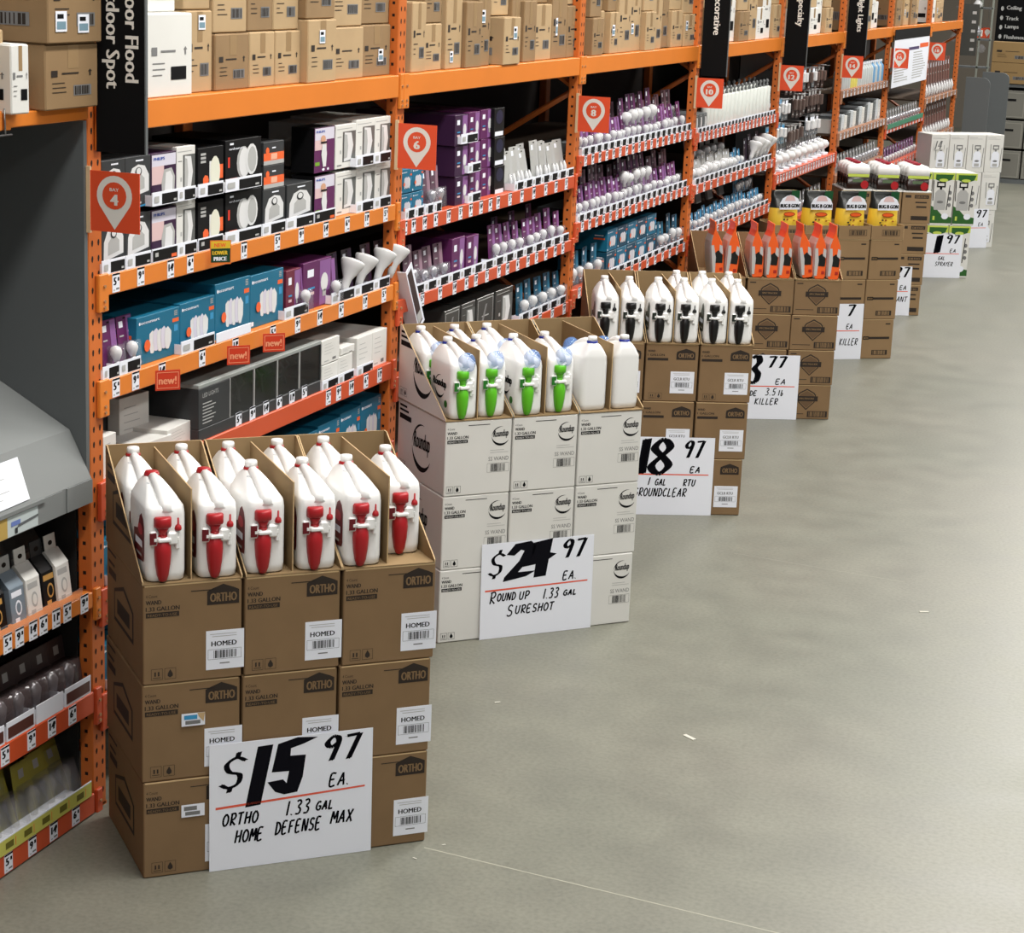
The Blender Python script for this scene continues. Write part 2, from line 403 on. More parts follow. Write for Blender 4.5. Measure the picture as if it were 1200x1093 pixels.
def tag_mesh(k):
    mb = MB(); mb.box(-.0008, .0008, -.023, .023, -.031, .031, WHITE); p = mb.panel((.0008, -.023, -.031), Y_, Z_)
    p.rect(.0, .056, .046, .062, INK, 1); p.text(['5', '9', '14', '6', '11'][k], .008, .024, .026, INK, 1, bold=.04); p.rect(.032, .036, .042, .048, INK, 1)
    p.rect(.022, .008, .042, .014, GINK, 1); p.rect(.006, .006, .014, .010, LINK, 1)
    return mb.mesh('price_tag')
TAGS = [tag_mesh(k) for k in range(5)]
def rail(parent, L, z0, z1, m, tags=(), deck=True, xf=.012, plates=True):
    mb = MB(); y0, y1 = .045, L-.06
    mb.cbox(-.045, xf, y0, y1, z0, z1, m, .003)
    if plates:
        for a, c in ((-.03, .05), (L-.068, L-.013)):
            mb.cbox(.0008, xf+.004, a+.02, c, z0-.05, z1+.006, m, .003)
            for zz in (z0-.035, z0-.015, (z0+z1)/2): mb.cyl((xf+.004, (a+.02+c)/2, zz), .006, .005, mat('bolt_zinc', (190, 150, 110), .35, .5), (1,0,0), 6)
    o = mb.obj('shelf_beam', parent)
    for k, y in enumerate(tags):
        t = link('price_tag', TAGS[k % 5], o, (xf+.001, y, (z0+z1)/2+.002), 0)
    if deck:
        d = MB(); d.box(-1.02, -.046, y0, y1, z1-.03, z1-.012, DECK); d.obj('shelf_deck', parent)
    return o
RK = {}
def rack(i, label):
    r = empty('storage_rack', (0, i*B, 0)); tag(r, label, 'storage rack', 'orange storage rack bays along the aisle'); RK[i] = r
    link('upright_post', POST, r); link('frame_brace', REAR, r)
    L = B
    mb = MB(); mb.box(-1.09, -1.075, 0, L, 0, 3.6, SHADEB); mb.obj('back_panel', r)  # added dark backing that blocks light and keeps the bay interior dim
    return r
def ys(i, z, px): return [row_y(p, z, .01)-i*B for p in px]
def even(n, a=.12, b=2.36): return [a+(b-a)*k/(n-1) for k in range(n)]
NAMES = {-1: 'with the grey console, cut by the left edge', 0: 'beyond the bay four sign, behind the red-wand jugs', 1: 'beyond the bay six sign, behind the white cartons', 2: 'beyond the bay eight sign', 3: 'beyond the bay ten sign', 4: 'beyond the bay twelve sign with hanging pegged packs', 5: 'beyond the bay fourteen sign with tan shelf edges', 6: 'behind the white poster', 7: 'at the far end of the row'}
for i in range(-1, 8): rack(i, 'orange steel storage rack bay '+NAMES[i])
# end frame of the last bay
link('upright_post', POST, RK[7], (0, B, 0)); link('frame_brace', REAR, RK[7], (0, B, 0))
# load beams under the top cartons
for i in range(0, 8): rail(RK[i], B, 2.285, 2.378, OR1)
# bay -1
rail(RK[-1], B, 2.335, 2.378, OR1, plates=False)
mb = MB()
for k in range(5): mb.cbox(.012, .022, 1.78+k*.045, 1.815+k*.045, 2.33, 2.388, OR1, .003); mb.tube([(.024, 1.776+k*.045, 2.395), (.026, 1.776+k*.045, 2.318)], .003, STEEL, 5)
mb.tube([(.026, 1.6, 2.318), (.026, 1.99, 2.318)], .003, STEEL, 5)
mb.obj('wire_deck_hooks', RK[-1])
rail(RK[-1], B, .735, .79, OR1, ys(-1, .76, (8, 22, 38, 50, 65, 78, 98)))
rail(RK[-1], B, .365, .44, OR2, ys(-1, .40, (5, 36, 60, 84)))
rail(RK[-1], B, .004, .076, OR2, ys(-1, .04, (9, 37, 62, 88)))
# bay 0
rail(RK[0], B, 1.764, 1.832, OR1, ys(0, 1.79, (135, 164, 199, 222, 285, 324, 352, 381, 406, 429, 451)))
rail(RK[0], B, 1.416, 1.484, OR1, ys(0, 1.45, (135, 158, 189, 236, 275, 319, 348, 374, 399, 427, 449)))
rail(RK[0], B, 1.066, 1.142, OR2, ys(0, 1.10, (384, 396, 411, 428, 444)))
for z in (.70, .33): rail(RK[0], B, z, z+.075, OR2, even(5))
# bay 1
rail(RK[1], B, 1.682, 1.750, OR2, ys(1, 1.72, (474, 484, 497, 510, 525, 539, 551, 563, 574, 583, 597, 611, 625, 639, 651, 663)))
rail(RK[1], B, 1.340, 1.400, OR2, ys(1, 1.37, (494, 515, 532, 546, 557, 570, 584, 594, 606, 618, 628, 639, 650, 659)))
rail(RK[1], B, 1.000, 1.058, OR2, even(12))
for z in (.62, .28): rail(RK[1], B, z, z+.06, OR2)
# bay 2, 3
rail(RK[2], B, 1.787, 1.845, OR2, even(18)); rail(RK[2], B, 1.425, 1.48, OR2, even(18)); rail(RK[2], B, 1.055, 1.108, OR2, even(14)); rail(RK[2], B, .66, .72, OR2)
rail(RK[3], B, 1.748, 1.812, OR2, even(20)); rail(RK[3], B, 1.405, 1.468, OR2, even(13)); rail(RK[3], B, 1.06, 1.135, OR2, even(15)); rail(RK[3], B, .68, .74, OR2)
rail(RK[4], B, 1.252, 1.335, OR2, even(22)); rail(RK[4], B, .86, .92, OR2)
for z in (1.80, 1.43, 1.06): rail(RK[5], B, z, z+.065, TAN, even(14))
rail(RK[5], B, .7, .76, TAN)
for z in (1.33, .94): rail(RK[6], B, z, z+.06, OR2, even(12))
for z in (1.50, 1.05): rail(RK[7], B, z, z+.055, TAN, even(8))
for i in (2, 3, 4, 5, 6, 7): rail(RK[i], B, .02, .08, OR2, deck=False)

# ------------------------------------------------------------------ bay signs, banners
for i, t in enumerate(['4', '6', '8', '10', '12', '14', '16', '18']):
    s = empty('bay_sign', (.012, i*B-.056, 2.0)); tag(s, 'orange-red square sign with white pin, bay number %s' % ('four', 'six', 'eight', 'ten', 'twelve', 'fourteen', 'sixteen', 'eighteen')[i], 'sign', 'bay number signs')
    mb = MB(); mb.box(0, .178, -.0015, .0015, -.012, .178, SIGNO); p = mb.panel((0, -.0015, -.012), X_, Z_)
    cx, cy = .089, .115; pts = []
    for k in range(19):
        a = -.55+(PI+1.1)*k/18; pts.append((cx+.063*math.cos(a), cy+.063*math.sin(a)))
    pts.append((cx, .008)); p.poly(pts, SIGNW, 1); p.ell(cx, cy, .043, .043, SIGNO, 2, 20)
    W = .02*len(t)+.004
    p.text(t, cx-W/2, cy-.03, .036, SIGNW, 3, w=W, bold=.035); p.text('BAY', cx-.016, cy+.014, .011, SIGNW, 3, w=.032, bold=.02)
    mb.obj('sign_plate', s)
    mb = MB(); mb.box(-.012, .002, -.004, .006, -.02, .19, mat('cream_clip', (222, 190, 150), .5)); mb.obj('sign_clip', s)
def banner(i, y, lines, z0, ends):
    s = empty('hanging_banner', (.025, i*B+y, z0)); tag(s, 'tall black hanging aisle banner with white lettering ' + ' '.join(lines), 'banner', 'black hanging aisle banners')
    mb = MB(); mb.box(0, .172, -.006, .006, 0, 1.25, BANNER); mb.box(.172, .176, -.007, .007, 0, 1.25, GREY)
    p = mb.panel((0, -.006, 0), X_, Z_)
    for ln, x, e in zip(lines, (.104, .022) if len(lines) > 1 else (.07,), ends):
        vs_, fs, W_, H_ = text_mesh(ln, .012); h = .049; L = W_*h/.72*.94
        p.text(ln, x, e+L, h, SIGNW, 1, w=L, rot=-PI/2, bold=.02)
    mb.obj('banner_sheet', s)
banner(0, -.03, ['Indoor Flood', 'Outdoor Spot'], 2.235, (.222, .20))
banner(3, -.03, ['Decorative'], 2.19, (.265,)); banner(4, -.03, ['Specialty'], 2.17, (.30,)); banner(5, -.03, ['Night Lights'], 2.165, (.22,))
# poster hanging on bay 6
a_, c_ = on_x(1044, 95, .03), on_x(1086, 50, .03)
y0 = row_y(1045, 2.0, .04); y1 = row_y(1086, 2.0, .04); zt = on_x(1045, 62, .04).z; zb = on_x(1045, 103, .04).z
s = empty('hanging_poster', (.05, y0, zb)); tag(s, 'white printed poster with black header hanging in front of the rack', 'poster')
mb = MB(); mb.box(-.001, .001, 0, y1-y0, 0, zt-zb+.12, WHITE); mb.box(-.003, .003, 0, y1-y0, zt-zb+.12, zt-zb+.22, BANNER)
p = mb.panel((.001, 0, 0), Y_, Z_); r = random.Random(2); Ly = y1-y0
for c in range(2):
    for k in range(11): p.rect(.1+c*Ly*.5, .05+k*.026, .1+c*Ly*.5+Ly*r.uniform(.25, .38), .06+k*.026, LINK, 1)
p.rect(Ly*.72, .355, Ly*.98, .40, OTAG, 1); p.rect(Ly*.4, .345, Ly*.7, .375, mat('purple_ink', (80, 70, 110), .5), 1)
mb.obj('poster_sheet', s)

# ------------------------------------------------------------------ printed cartons (stacks in the aisle)
def drop_icons(p, u, v, k, m):
    p.frame(u, v, u+.036*k, v+.036*k, .0012, m); p.rect(u+.010*k, v+.012*k, u+.015*k, v+.026*k, m); p.rect(u+.021*k, v+.012*k, u+.026*k, v+.026*k, m); p.rect(u+.006*k, v+.006*k, u+.030*k, v+.008*k, m)
    p.frame(u+.042*k, v, u+.078*k, v+.036*k, .0012, m); p.poly([(u+.060*k, v+.032*k), (u+.052*k, v+.018*k), (u+.052*k, v+.010*k), (u+.060*k, v+.005*k), (u+.068*k, v+.010*k), (u+.068*k, v+.018*k)], m)
def wand_print(p, H, m, k=1., lines=('4 Count', 'WAND', '1.33 GALLON')):
    p.text(lines[0], .014, H-.040*k, .010*k, m, 1, w=.036*k, bold=.0); p.text(lines[1], .014, H-.062*k, .014*k, m, 1, w=.048*k, bold=.02)
    if len(lines) > 2: p.text(lines[2], .014, H-.083*k, .014*k, m, 1, w=.105*k, bold=.02)
    p.rect(.014, H-.104*k, .118*k, H-.088*k, m, 1)
    p.text('READY-TO-USE', .019, H-.101*k, .009*k, KRAFT if m is KINK else WBOX, 2, w=.092*k, bold=.0)
def ortho_logo(p, u, v, w_, h_, m, mt, outline=False):
    pts = [(u, v), (u+w_, v), (u+w_, v+h_*.68), (u+w_*.84, v+h_*.80), (u+w_*.5, v+h_), (u+w_*.16, v+h_*.80), (u, v+h_*.68)]
    p.poly(pts, m, 1); p.text('ORTHO', u+w_*.1, v+h_*.14, h_*.45, mt, 2, w=w_*.82, bold=.02)
def swoosh(p, cu, cv, r, m, l=1):
    # two crescents, upper left and lower right
    for a0, a1, wd in ((PI*.42, PI*1.0, .10), (PI*1.02, PI*1.86, .24)):
        n = 12
        for k in range(n):
            t0, t1 = a0+(a1-a0)*k/n, a0+(a1-a0)*(k+1)/n
            def w2(t): q = (t-a0)/(a1-a0); return wd*math.sin(PI*min(max(q, .02), .98))
            P = [(cu+r*math.cos(t0), cv+r*math.sin(t0)), (cu+r*math.cos(t1), cv+r*math.sin(t1)), (cu+r*(1-w2(t1))*math.cos(t1), cv+r*(1-w2(t1))*math.sin(t1)), (cu+r*(1-w2(t0))*math.cos(t0), cv+r*(1-w2(t0))*math.sin(t0))]
            p.poly(P, m, l)
def roundup_logo(p, cu, cv, r, m):
    swoosh(p, cu, cv, r, m); p.text('Roundup', cu-r*.85, cv-r*.30, r*.72, m, 1, w=r*1.65, bold=.025, shear=.12, rot=.04)
def ship_label(parent, u, z, w_, h_, word, wm=INK, d=-.0008):
    mb = MB(); mb.box(0, w_, -.0006, 0, 0, h_, WHITE); p = mb.panel((0, -.0006, 0), X_, Z_); p.lift = .0004
    p.text(word, w_*.14, h_*.60, h_*.13, wm, 1, w=w_*.66, bold=.008)
    p.frame(w_*.05, h_*.26, w_*.93, h_*.52, .0008, INK); p.bars(w_*.2, h_*.29, w_*.8, h_*.49, INK, 1, 18)
    p.rect(w_*.36, h_*.14, w_*.62, h_*.17, GINK); p.rect(w_*.1, h_*.90, w_*.8, h_*.915, LINK); p.rect(w_*.16, h_*.84, w_*.8, h_*.855, LINK)
    return mb.obj('shipping_label', parent, (u, d, z))
def carton(W, D, H, m, art=None, side=None, label=None, gap=.003, edge=None):
    """closed printed carton; origin at its front left bottom corner"""
    mb = MB(); g = .005
    mb.cbox(g, W-g, 0, D, .0015, H-.0015, m, .0035)
    mb.box(g+.004, W-g-.004, .004, D*.5-.002, H-.0022, H-.0004, m)   # top flaps meet in the middle
    mb.box(g+.004, W-g-.004, D*.5+.002, D-.004, H-.0022, H-.0004, m)
    if m is not WBOX: mb.box(g+.006, W-g-.006, -.0006, .003, H-.0046, H-.0012, KEDGE)
    if art: art(mb.panel((0, 0, 0), X_, Z_))
    if side: side(mb.panel((g, D, 0), -Y_, Z_))
    o = mb.obj('kraft_carton' if m is not WBOX else 'white_carton')
    if label: reg(o, label(o))
    return o
def tray(W, D, H, mo, mi_, divider=True, side_art=None, diag=True, lip=0.0, side_h=None, edge=KEDGE, name='display_tray'):
    """shelf-ready tray cut from a carton: floor, full back, sides cut on the diagonal, centre divider"""
    t = empty(name); T = .004
    def part(nm, f): mb = MB(); f(mb); reg(t, mb.obj(nm, t))
    part('tray_floor', lambda mb: mb.box(.003, W-.003, .0, D, 0, T, KIN if mo is not WBOX else KIN))
    def back(mb): mb.prism([(.003, T), (W-.003, T), (W-.003, H), (.003, H)], (Vector((0, D, 0)), X_, Z_, -Y_), 0, T, mi_, mo, edge)
    part('back_panel', back)
    sh = side_h if side_h else H
    poly = [(0, 0), (D-T, 0), (D-T, sh), (D-T-.02, sh), (0, .012+lip)] if diag else [(0, 0), (D-T, 0), (D-T, sh), (0, sh)]
    def left(mb):
        mb.prism(poly, (Vector((.003, 0, 0)), Y_, Z_, X_), 0, T, mi_, mo, edge)
        if side_art:
            p = mb.panel((.003, D, 0), -Y_, Z_); p.half = (H/(D-.03), 1, H*(D)/(D-.03)*.985) if diag else None; side_art(p)
    def right(mb): mb.prism(poly, (Vector((W-.003-T, 0, 0)), Y_, Z_, X_), 0, T, mo, mi_, edge)
    part('side_panel', left); part('side_panel', right)
    if divider: part('divider', lambda mb: mb.prism([(.02, T), (D-.01, T), (D-.01, H-.012), (.02, H-.03)], (Vector((W/2-.002, 0, 0)), Y_, Z_, X_), 0, T, mi_, mi_, edge))
    if lip: part('front_lip', lambda mb: mb.prism([(.003, T), (W-.003, T), (W-.003, lip), (.003, lip)], (Vector((0, 0, 0)), X_, Z_, -Y_), -T, 0, mo, mi_, edge))
    return t
class Stack:
    def __init__(s, x, y, yaw): s.o = Vector((x, y, 0)); s.yaw = yaw; s.u = Vector((math.cos(yaw), math.sin(yaw), 0)); s.d = Vector((-math.sin(yaw), math.cos(yaw), 0))
    def at(s, u, d, z): return s.o+s.u*u+s.d*d+Z_*z

BIG = {  # brush-marker numerals traced as shapes on the card, in metres from its lower left corner
 '15': [[(.158, .407), (.209, .409), (.168, .209), (.117, .205)],
        [(.225, .408), (.290, .424), (.358, .418), (.310, .400), (.268, .389), (.262, .312), (.204, .314)],
        [(.262, .364), (.318, .362), (.308, .288), (.290, .238), (.246, .234), (.216, .246), (.190, .282), (.242, .286), (.254, .272), (.262, .312)]],
 '24': [[(.118, .372), (.160, .418), (.236, .426), (.262, .404), (.248, .364), (.176, .290), (.262, .290), (.215, .268), (.104, .252), (.110, .272), (.180, .340), (.204, .384), (.188, .390), (.156, .366)],
        [(.248, .416), (.342, .430), (.330, .366), (.362, .358), (.324, .336), (.312, .262), (.252, .258), (.260, .318), (.188, .310), (.240, .358)]],
}
def price_card(st, u, label, big, rows, line=(.208, .228), w_=.545, h_=.428):
    s = empty('price_sign', st.at(u, -.012, .001), st.yaw+random.uniform(-.004, .004)); s.rotation_euler[0] = -.018
    tag(s, label, 'sign', 'handwritten price signs')
    mb = MB(); mb.box(0, w_, -.002, 0, 0, h_, WHITE); p = mb.panel((0, -.002, 0), X_, Z_); p.lift = .0005
    for pts in BIG.get(big, []): p.poly(pts, MARKER, 1)
    p.poly([(.02, line[0]), (.52, line[1]), (.52, line[1]+.006), (.02, line[0]+.008)], REDL, 1)
    for k, row in enumerate(rows):
        t, u0, v0, h0, w0 = row[:5]; nib = row[5] if len(row) > 5 else .0065
        p.hand(t, u0, v0, h0, w0, nib, MARKER, l=1+.2*(k % 4), slant=.16 if nib < .03 else .08, ang=.75 if nib < .012 else .2, thin=.5 if nib < .012 else .24)
    mb.obj('sign_card', s)
    return s

# ------------------------------------------------------------------ jugs
def rrect(cx, hw, y0, y1, r, z, n=3):
    pts = []
    r = min(r, hw*.98, (y1-y0)*.49)
    for (sx, yy, a0) in ((1, y0+r, -PI/2), (1, y1-r, 0), (-1, y1-r, PI/2), (-1, y0+r, PI)):
        for k in range(n+1):
            a = a0+PI/2*k/n; pts.append(Vector((cx+sx*(hw-r)+r*math.cos(a), yy+r*math.sin(a), z)))
    return pts
def make_jug(kind, h=1.0):
    ring, wand, lab, cap = {'red': (RED, RED, DRED, JUGW), 'green': (CAPB, GREEN, LGREEN, JUGW), 'black': (JUGSH, WBLACK, mat('label_black', (40, 46, 40), .4), JUGW), 'red_open': (RED, RED, DRED, None)}[kind]
    kind = kind.split('_')[0]
    t = empty('sprayer_jug')
    mb = MB(); R = []
    for z, hw, y0, y1, r in [(0, .052, .008, .218, .02), (.006, .060, .001, .226, .022), (.03, .0625, 0, .228, .022), (.21, .0625, 0, .228, .022), (.228, .0615, .003, .228, .024), (.236, .0595, .010, .228, .02), (.246, .054, .030, .227, .02), (.262, .045, .062, .225, .018), (.276, .0355, .096, .222, .016), (.287, .0275, .130, .216, .016), (.293, .0215, .158, .208, .018)]:
        R.append(rrect(0, hw, y0, y1, r, z*h))
    mb.loft(R, JUGW); mb.lathe([(.021, .284), (.021, .292)], JUGW, (0, .185, 0), n=12)
    # carrying handle arching from the front shoulder to the neck
    mb.tube([(.004, .018, .212), (.004, .030, .234), (.003, .060, .258), (.002, .095, .277), (0, .130, .290), (0, .166, .290)], [.026, .025, .0225, .020, .018, .017], JUGW, 8)
    for (yy, zz, rr) in ((.060, .245, .013), (.125, .276, .011)): mb.lathe([(rr, 0), (rr*.9, .004), (.001, .0065)], JUGSH, (-.026, yy, zz), ax=(-.85, -.35, .45), n=10)  # grey ovals paint the shade of the handle hole
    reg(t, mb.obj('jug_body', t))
    mb = MB(); mb.lathe([(.0235, .290), (.0245, .296), (.023, .301)], ring, (0, .185, 0), n=14); reg(t, mb.obj('neck_ring', t))
    if cap: mb = MB(); mb.lathe([(.0205, .300), (.0205, .316), (.0185, .321)], cap, (0, .185, 0), n=14); reg(t, mb.obj('cap', t))
    else: mb = MB(); mb.lathe([(.0215, .299), (.0205, .306), (.004, .308)], ring, (0, .185, 0), n=14); reg(t, mb.obj('cap', t))
    # side labels
    mb = MB(); p = mb.panel((-.0627, .155, 0), -Y_, Z_)
    p.poly([(.0, .045), (.125, .06), (.132, .075), (.132, .17), (.12, .195), (.098, .208), (.075, .195), (.05, .15), (.0, .14)], lab, 1); p.ell(.085, .155, .03, .018, mat('label_oval_%s' % kind, {'red': (186, 60, 70), 'green': (210, 220, 210), 'black': (90, 100, 90)}[kind], .4), 2)  # label shape with an oval in a second colour
    p.rect(.02, .10, .11, .122, WHITE, 2); p.rect(.03, .07, .1, .078, LINK, 2)
    if kind == 'green':
        mb = MB(); p = mb.panel((-.0627, .2, 0), -Y_, Z_); p.text('Roundup', .02, .115, .035, INK, 1, w=.13, bold=.05); swoosh(p, .085, .125, .05, INK); p.ell(.15, .06, .016, .016, LGREEN, 1)
    reg(t, mb.obj('side_label', t))
    if kind != 'plain':
        # holstered wand on the narrow front
        ox = -.012
        mb = MB()
        def flat(zw): return [[Vector((ox+x*hw_, -.004-dd*(1-abs(x)**2)**.5 if abs(x) < 1 else -.004, z)) for x in (-1, -.8, -.4, 0, .4, .8, 1)]+[Vector((ox+hw_*.9, .001, z)), Vector((ox-hw_*.9, .001, z))] for z, hw_, dd in zw]
        mb.loft(flat([(.176, .026, .02), (.180, .0275, .026), (.204, .0275, .026), (.209, .024, .020)]), wand)
        mb.loft(flat([(.150, .011, .013), (.164, .014, .015), (.177, .022, .018)]), wand)
        mb.loft(flat([(.003, .007, .006), (.007, .0125, .014), (.026, .0190, .022), (.062, .0245, .028), (.098, .0270, .031), (.118, .0255, .028), (.136, .019, .020), (.144, .015, .015), (.154, .012, .013)]), wand)
        reg(t, mb.obj('spray_wand', t))
        mb = MB(); mb.cbox(ox-.032, ox+.048, -.018, .0, .132, .147, JUGW, .003); mb.cbox(ox+.012, ox+.044, -.021, .0, .122, .162, JUGW, .005); mb.cbox(ox-.042, ox-.017, -.016, .0, .120, .166, JUGW, .004)
        mb.cbox(ox+.038, ox+.052, -.014, 0, .106, .170, JUGW, .003); mb.cbox(ox-.020, ox+.022, -.030, -.012, .1335, .1455, JUGW, .003)
        reg(t, mb.obj('wand_clip', t))
        mb = MB(); mb.cbox(ox-.043, ox-.022, -.0175, -.0155, .125, .162, lab if kind != 'green' else LGREEN, .0006); reg(t, mb.obj('clip_label', t))
        if kind != 'green':
            mb = MB(); mb.lathe([(.0100, 0), (.0115, .005), (.009, .014), (.0035, .019), (.0028, .038), (.0005, .040)], wand, (ox+.046, -.012, .166), n=8); reg(t, mb.obj('nozzle', t))
        else:
            mb = MB(); mb.lathe([(.026, 0), (.034, .012), (.038, .032), (.036, .050), (.027, .066), (.013, .075), (.001, .077)], DOMEB, (ox+.020, .004, .208), n=14); reg(t, mb.obj('blue_dome', t))
            mb = MB(); mb.tube([(ox, -.012, .19), (ox, -.012, .205), (ox+.03, .0, .215)], .006, JUGW, 6); mb.cbox(ox+.034, ox+.046, -.012, .01, .10, .178, JUGW, .003); reg(t, mb.obj('clear_hose', t))
    return t

# ================================================================== stack 1: kraft cartons of red-wand jugs
S1 = Stack(.410, -.440, .7434); W1, D1, H1 = .322, .52, .3235
def art1(p):
    wand_print(p, H1, KINK); ortho_logo(p, .206, H1-.078, .102, .066, KINK, KRAFT); drop_icons(p, .030, .016, 1., KINK); p.rect(.155, H1-.030, .235, H1-.027, KINK)
def house(p, u, v, w_, h_):
    def pts(k): return [(u+k, v+k), (u+w_-k, v+k), (u+w_-k, v+h_*.7-k*.5), (u+w_*.5, v+h_-k), (u+k, v+h_*.7-k*.5)]
    p.poly(pts(0), KINK, 1); p.poly(pts(.014), KRAFT, 2); p.rect(u+.05, v+.035, u+w_-.05, v+.085, KINK, 3)
def side1(p):
    house(p, .11, .09, .28, .15); p.rect(.02, .30, .14, .308, KINK); wand_print_side(p)
def wand_print_side(p): p.rect(.03, H1-.06, .12, H1-.05, KINK); p.rect(.03, H1-.10, .14, H1-.075, KINK)
P1 = Proto(lambda: carton(W1, D1, H1, KRAFT, art1, side1, lambda o: ship_label(o, .203, .033, .122, .128, 'HOMED')))
rows_w = ['bottom', 'middle', 'top']; cols_w = ['left', 'centre', 'right']
off1 = {(0, 0): (.000, .0), (1, 0): (-.003, .003), (2, 0): (0, 0), (0, 1): (-.003, .0), (1, 1): (-.004, .002), (2, 1): (0, .0), (0, 2): (-.006, 0), (1, 2): (-.005, .0), (2, 2): (.002, 0)}
for r in range(3):
    for c in range(3):
        du, dd = off1[(r, c)]
        P1.put(S1.at(c*W1+du, dd, r*H1), S1.yaw+random.uniform(-.002, .002), 'kraft carton of the nearest stack with the red-wand jugs, %s row, %s column' % (rows_w[r], cols_w[c]), 'carton', 'kraft cartons of the nearest stack')
# torn stickers on two of them
for (u, z, lab) in ((.125, H1+.178, 'torn white sticker on the middle left carton of the nearest stack'), (.125, .195, 'small printed sticker on the bottom left carton of the nearest stack')):
    mb = MB(); mb.box(0, .075, -.0006, 0, 0, .042, WHITE); p = mb.panel((0, -.0006, 0), X_, Z_); p.rect(.008, .022, .05, .036, BTAG if z > .3 else GINK); p.rect(.012, .006, .06, .018, GINK); 
    if z > .3: p.poly([(.05, .042), (.075, .042), (.07, .012), (.055, .03)], KEDGE, 2)
    tag(mb.obj('sticker', None, S1.at(u, -.004, z), S1.yaw), lab, 'sticker')
T1 = Proto(lambda: tray(W1, D1, H1, KRAFT, KIN, side_art=side1))
for c in range(3): T1.put(S1.at(c*W1+(0, .004, -.002)[c], .0, 3*H1), S1.yaw+(0, .002, -.002)[c], 'open kraft display tray on the nearest stack, %s of three' % cols_w[c], 'display tray', 'open kraft trays on the nearest stack')
JR = Proto(lambda: make_jug('red')); JRO = Proto(lambda: make_jug('red_open'))
zj = 3*H1+.005
def jug_rows(st, P, spots, z, who, W, grp):
    for (c, half, d, du, turn, word) in spots:
        (P if not (P is JR and d < .02 and c == 0) else JRO).put(st.at(c*W+W*(.25+.5*half)+du, d, z) if not turn else st.at(c*W+W*(.25+.5*half)+du, d+.228, z), st.yaw+(PI if turn else 0)+random.uniform(-.012, .012), 'white %s jug %s' % (who, word), 'jug', grp)
jug_rows(S1, JR, [(0,0,.012,0,0,'at the front of the left tray, left slot'), (0,1,.012,.002,0,'at the front of the left tray, right slot'), (1,0,.016,-.004,0,'at the front of the centre tray, left slot'), (1,1,.012,.002,0,'at the front of the centre tray, right slot'), (2,0,.014,-.006,0,'at the front of the right tray, left slot'), (2,1,.11,.0,0,'set back alone in the right slot of the right tray'),
    (0,0,.278,-.002,0,'in the rear of the left tray, left slot'), (0,1,.278,.0,0,'in the rear of the left tray, right slot'), (1,0,.278,-.004,0,'in the rear of the centre tray, left slot'), (1,1,.278,.0,0,'in the rear of the centre tray, right slot'), (2,0,.278,0,0,'in the rear of the right tray, left slot')], zj, 'red-wand', W1, 'red-wand jugs on the nearest stack')
price_card(S1, .214, 'white hand-lettered price sign reading $15.97 leaning on the nearest kraft stack', '15', [('$', .030, .268, .125, .085, .019), ('97', .372, .332, .082, .125, .021), ('EA.', .396, .243, .042, .07), ('ORTHO', .041, .150, .040, .118), ('1.33', .250, .160, .048, .082), ('GAL', .353, .165, .030, .06), ('HOME', .082, .088, .042, .094), ('DEFENSE', .215, .099, .042, .155), ('MAX', .404, .112, .042, .075)])

# ================================================================== stack 2: white cartons with green-wand jugs
S2 = Stack(.398, 2.112, .79); W2, D2, H2 = .3185, .52, .3262
def art2(p):
    wand_print(p, H2, INK, .92); roundup_logo(p, .262, H2-.075, .042, INK); drop_icons(p, .016, .014, .85, INK); p.rect(.11, H2-.022, .21, H2-.019, INK)
    p.text('SS WAND', .208, .145, .018, GINK, 1, w=.095, bold=-.006); p.frame(.203, .095, .305, .134, .0008, INK); p.bars(.22, .098, .29, .131, INK, 1, 18, 5); p.rect(.215, .18, .30, .182, LINK); p.rect(.215, .19, .28, .192, LINK)
def side2(p):
    roundup_logo(p, .27, .155, .105, INK); p.rect(.02, H2-.03, .10, H2-.02, INK); p.rect(.02, H2-.05, .12, H2-.04, INK); p.rect(.02, H2-.085, .15, H2-.062, INK); drop_icons(p, .02, .02, 1, INK)
P2 = Proto(lambda: carton(W2, D2, H2, WBOX, art2, side2))
for r in range(3):
    for c in range(3):
        P2.put(S2.at(c*W2+random.uniform(-.003, .003)-(2-r)*.004*c/2, random.uniform(0, .004), r*H2), S2.yaw+random.uniform(-.003, .003), 'white carton with black print in the second stack, %s row, %s column' % (rows_w[r], cols_w[c]), 'carton', 'white cartons of the second stack')
T2 = Proto(lambda: tray(W2, D2, H2, WBOX, KIN, side_art=side2))
for c in range(3): T2.put(S2.at(c*W2, 0, 3*H2), S2.yaw+(0, .002, -.002)[c], 'white-sided open display tray on the second stack, %s of three' % cols_w[c], 'display tray', 'white-sided trays on the second stack')
JG = Proto(lambda: make_jug('green')); z2 = 3*H2+.005
jug_rows(S2, JG, [(0,0,.012,.012,0,'at the front of the left tray, left slot'), (0,1,.03,-.006,0,'at the front of the left tray, right slot'), (1,0,.014,.0,0,'at the front of the centre tray, left slot'), (1,1,.03,.0,0,'at the front of the centre tray, right slot'),
    (0,0,.278,.0,0,'in the rear of the left tray, left slot'), (0,1,.278,.0,0,'in the rear of the left tray, right slot'), (1,0,.278,0,0,'in the rear of the centre tray, left slot'), (2,0,.02,.0,1,'turned back to front in the left slot of the right tray'), (2,1,.02,.0,1,'turned back to front in the right slot of the right tray')], z2, 'green-wand', W2, 'green-wand jugs on the second stack')
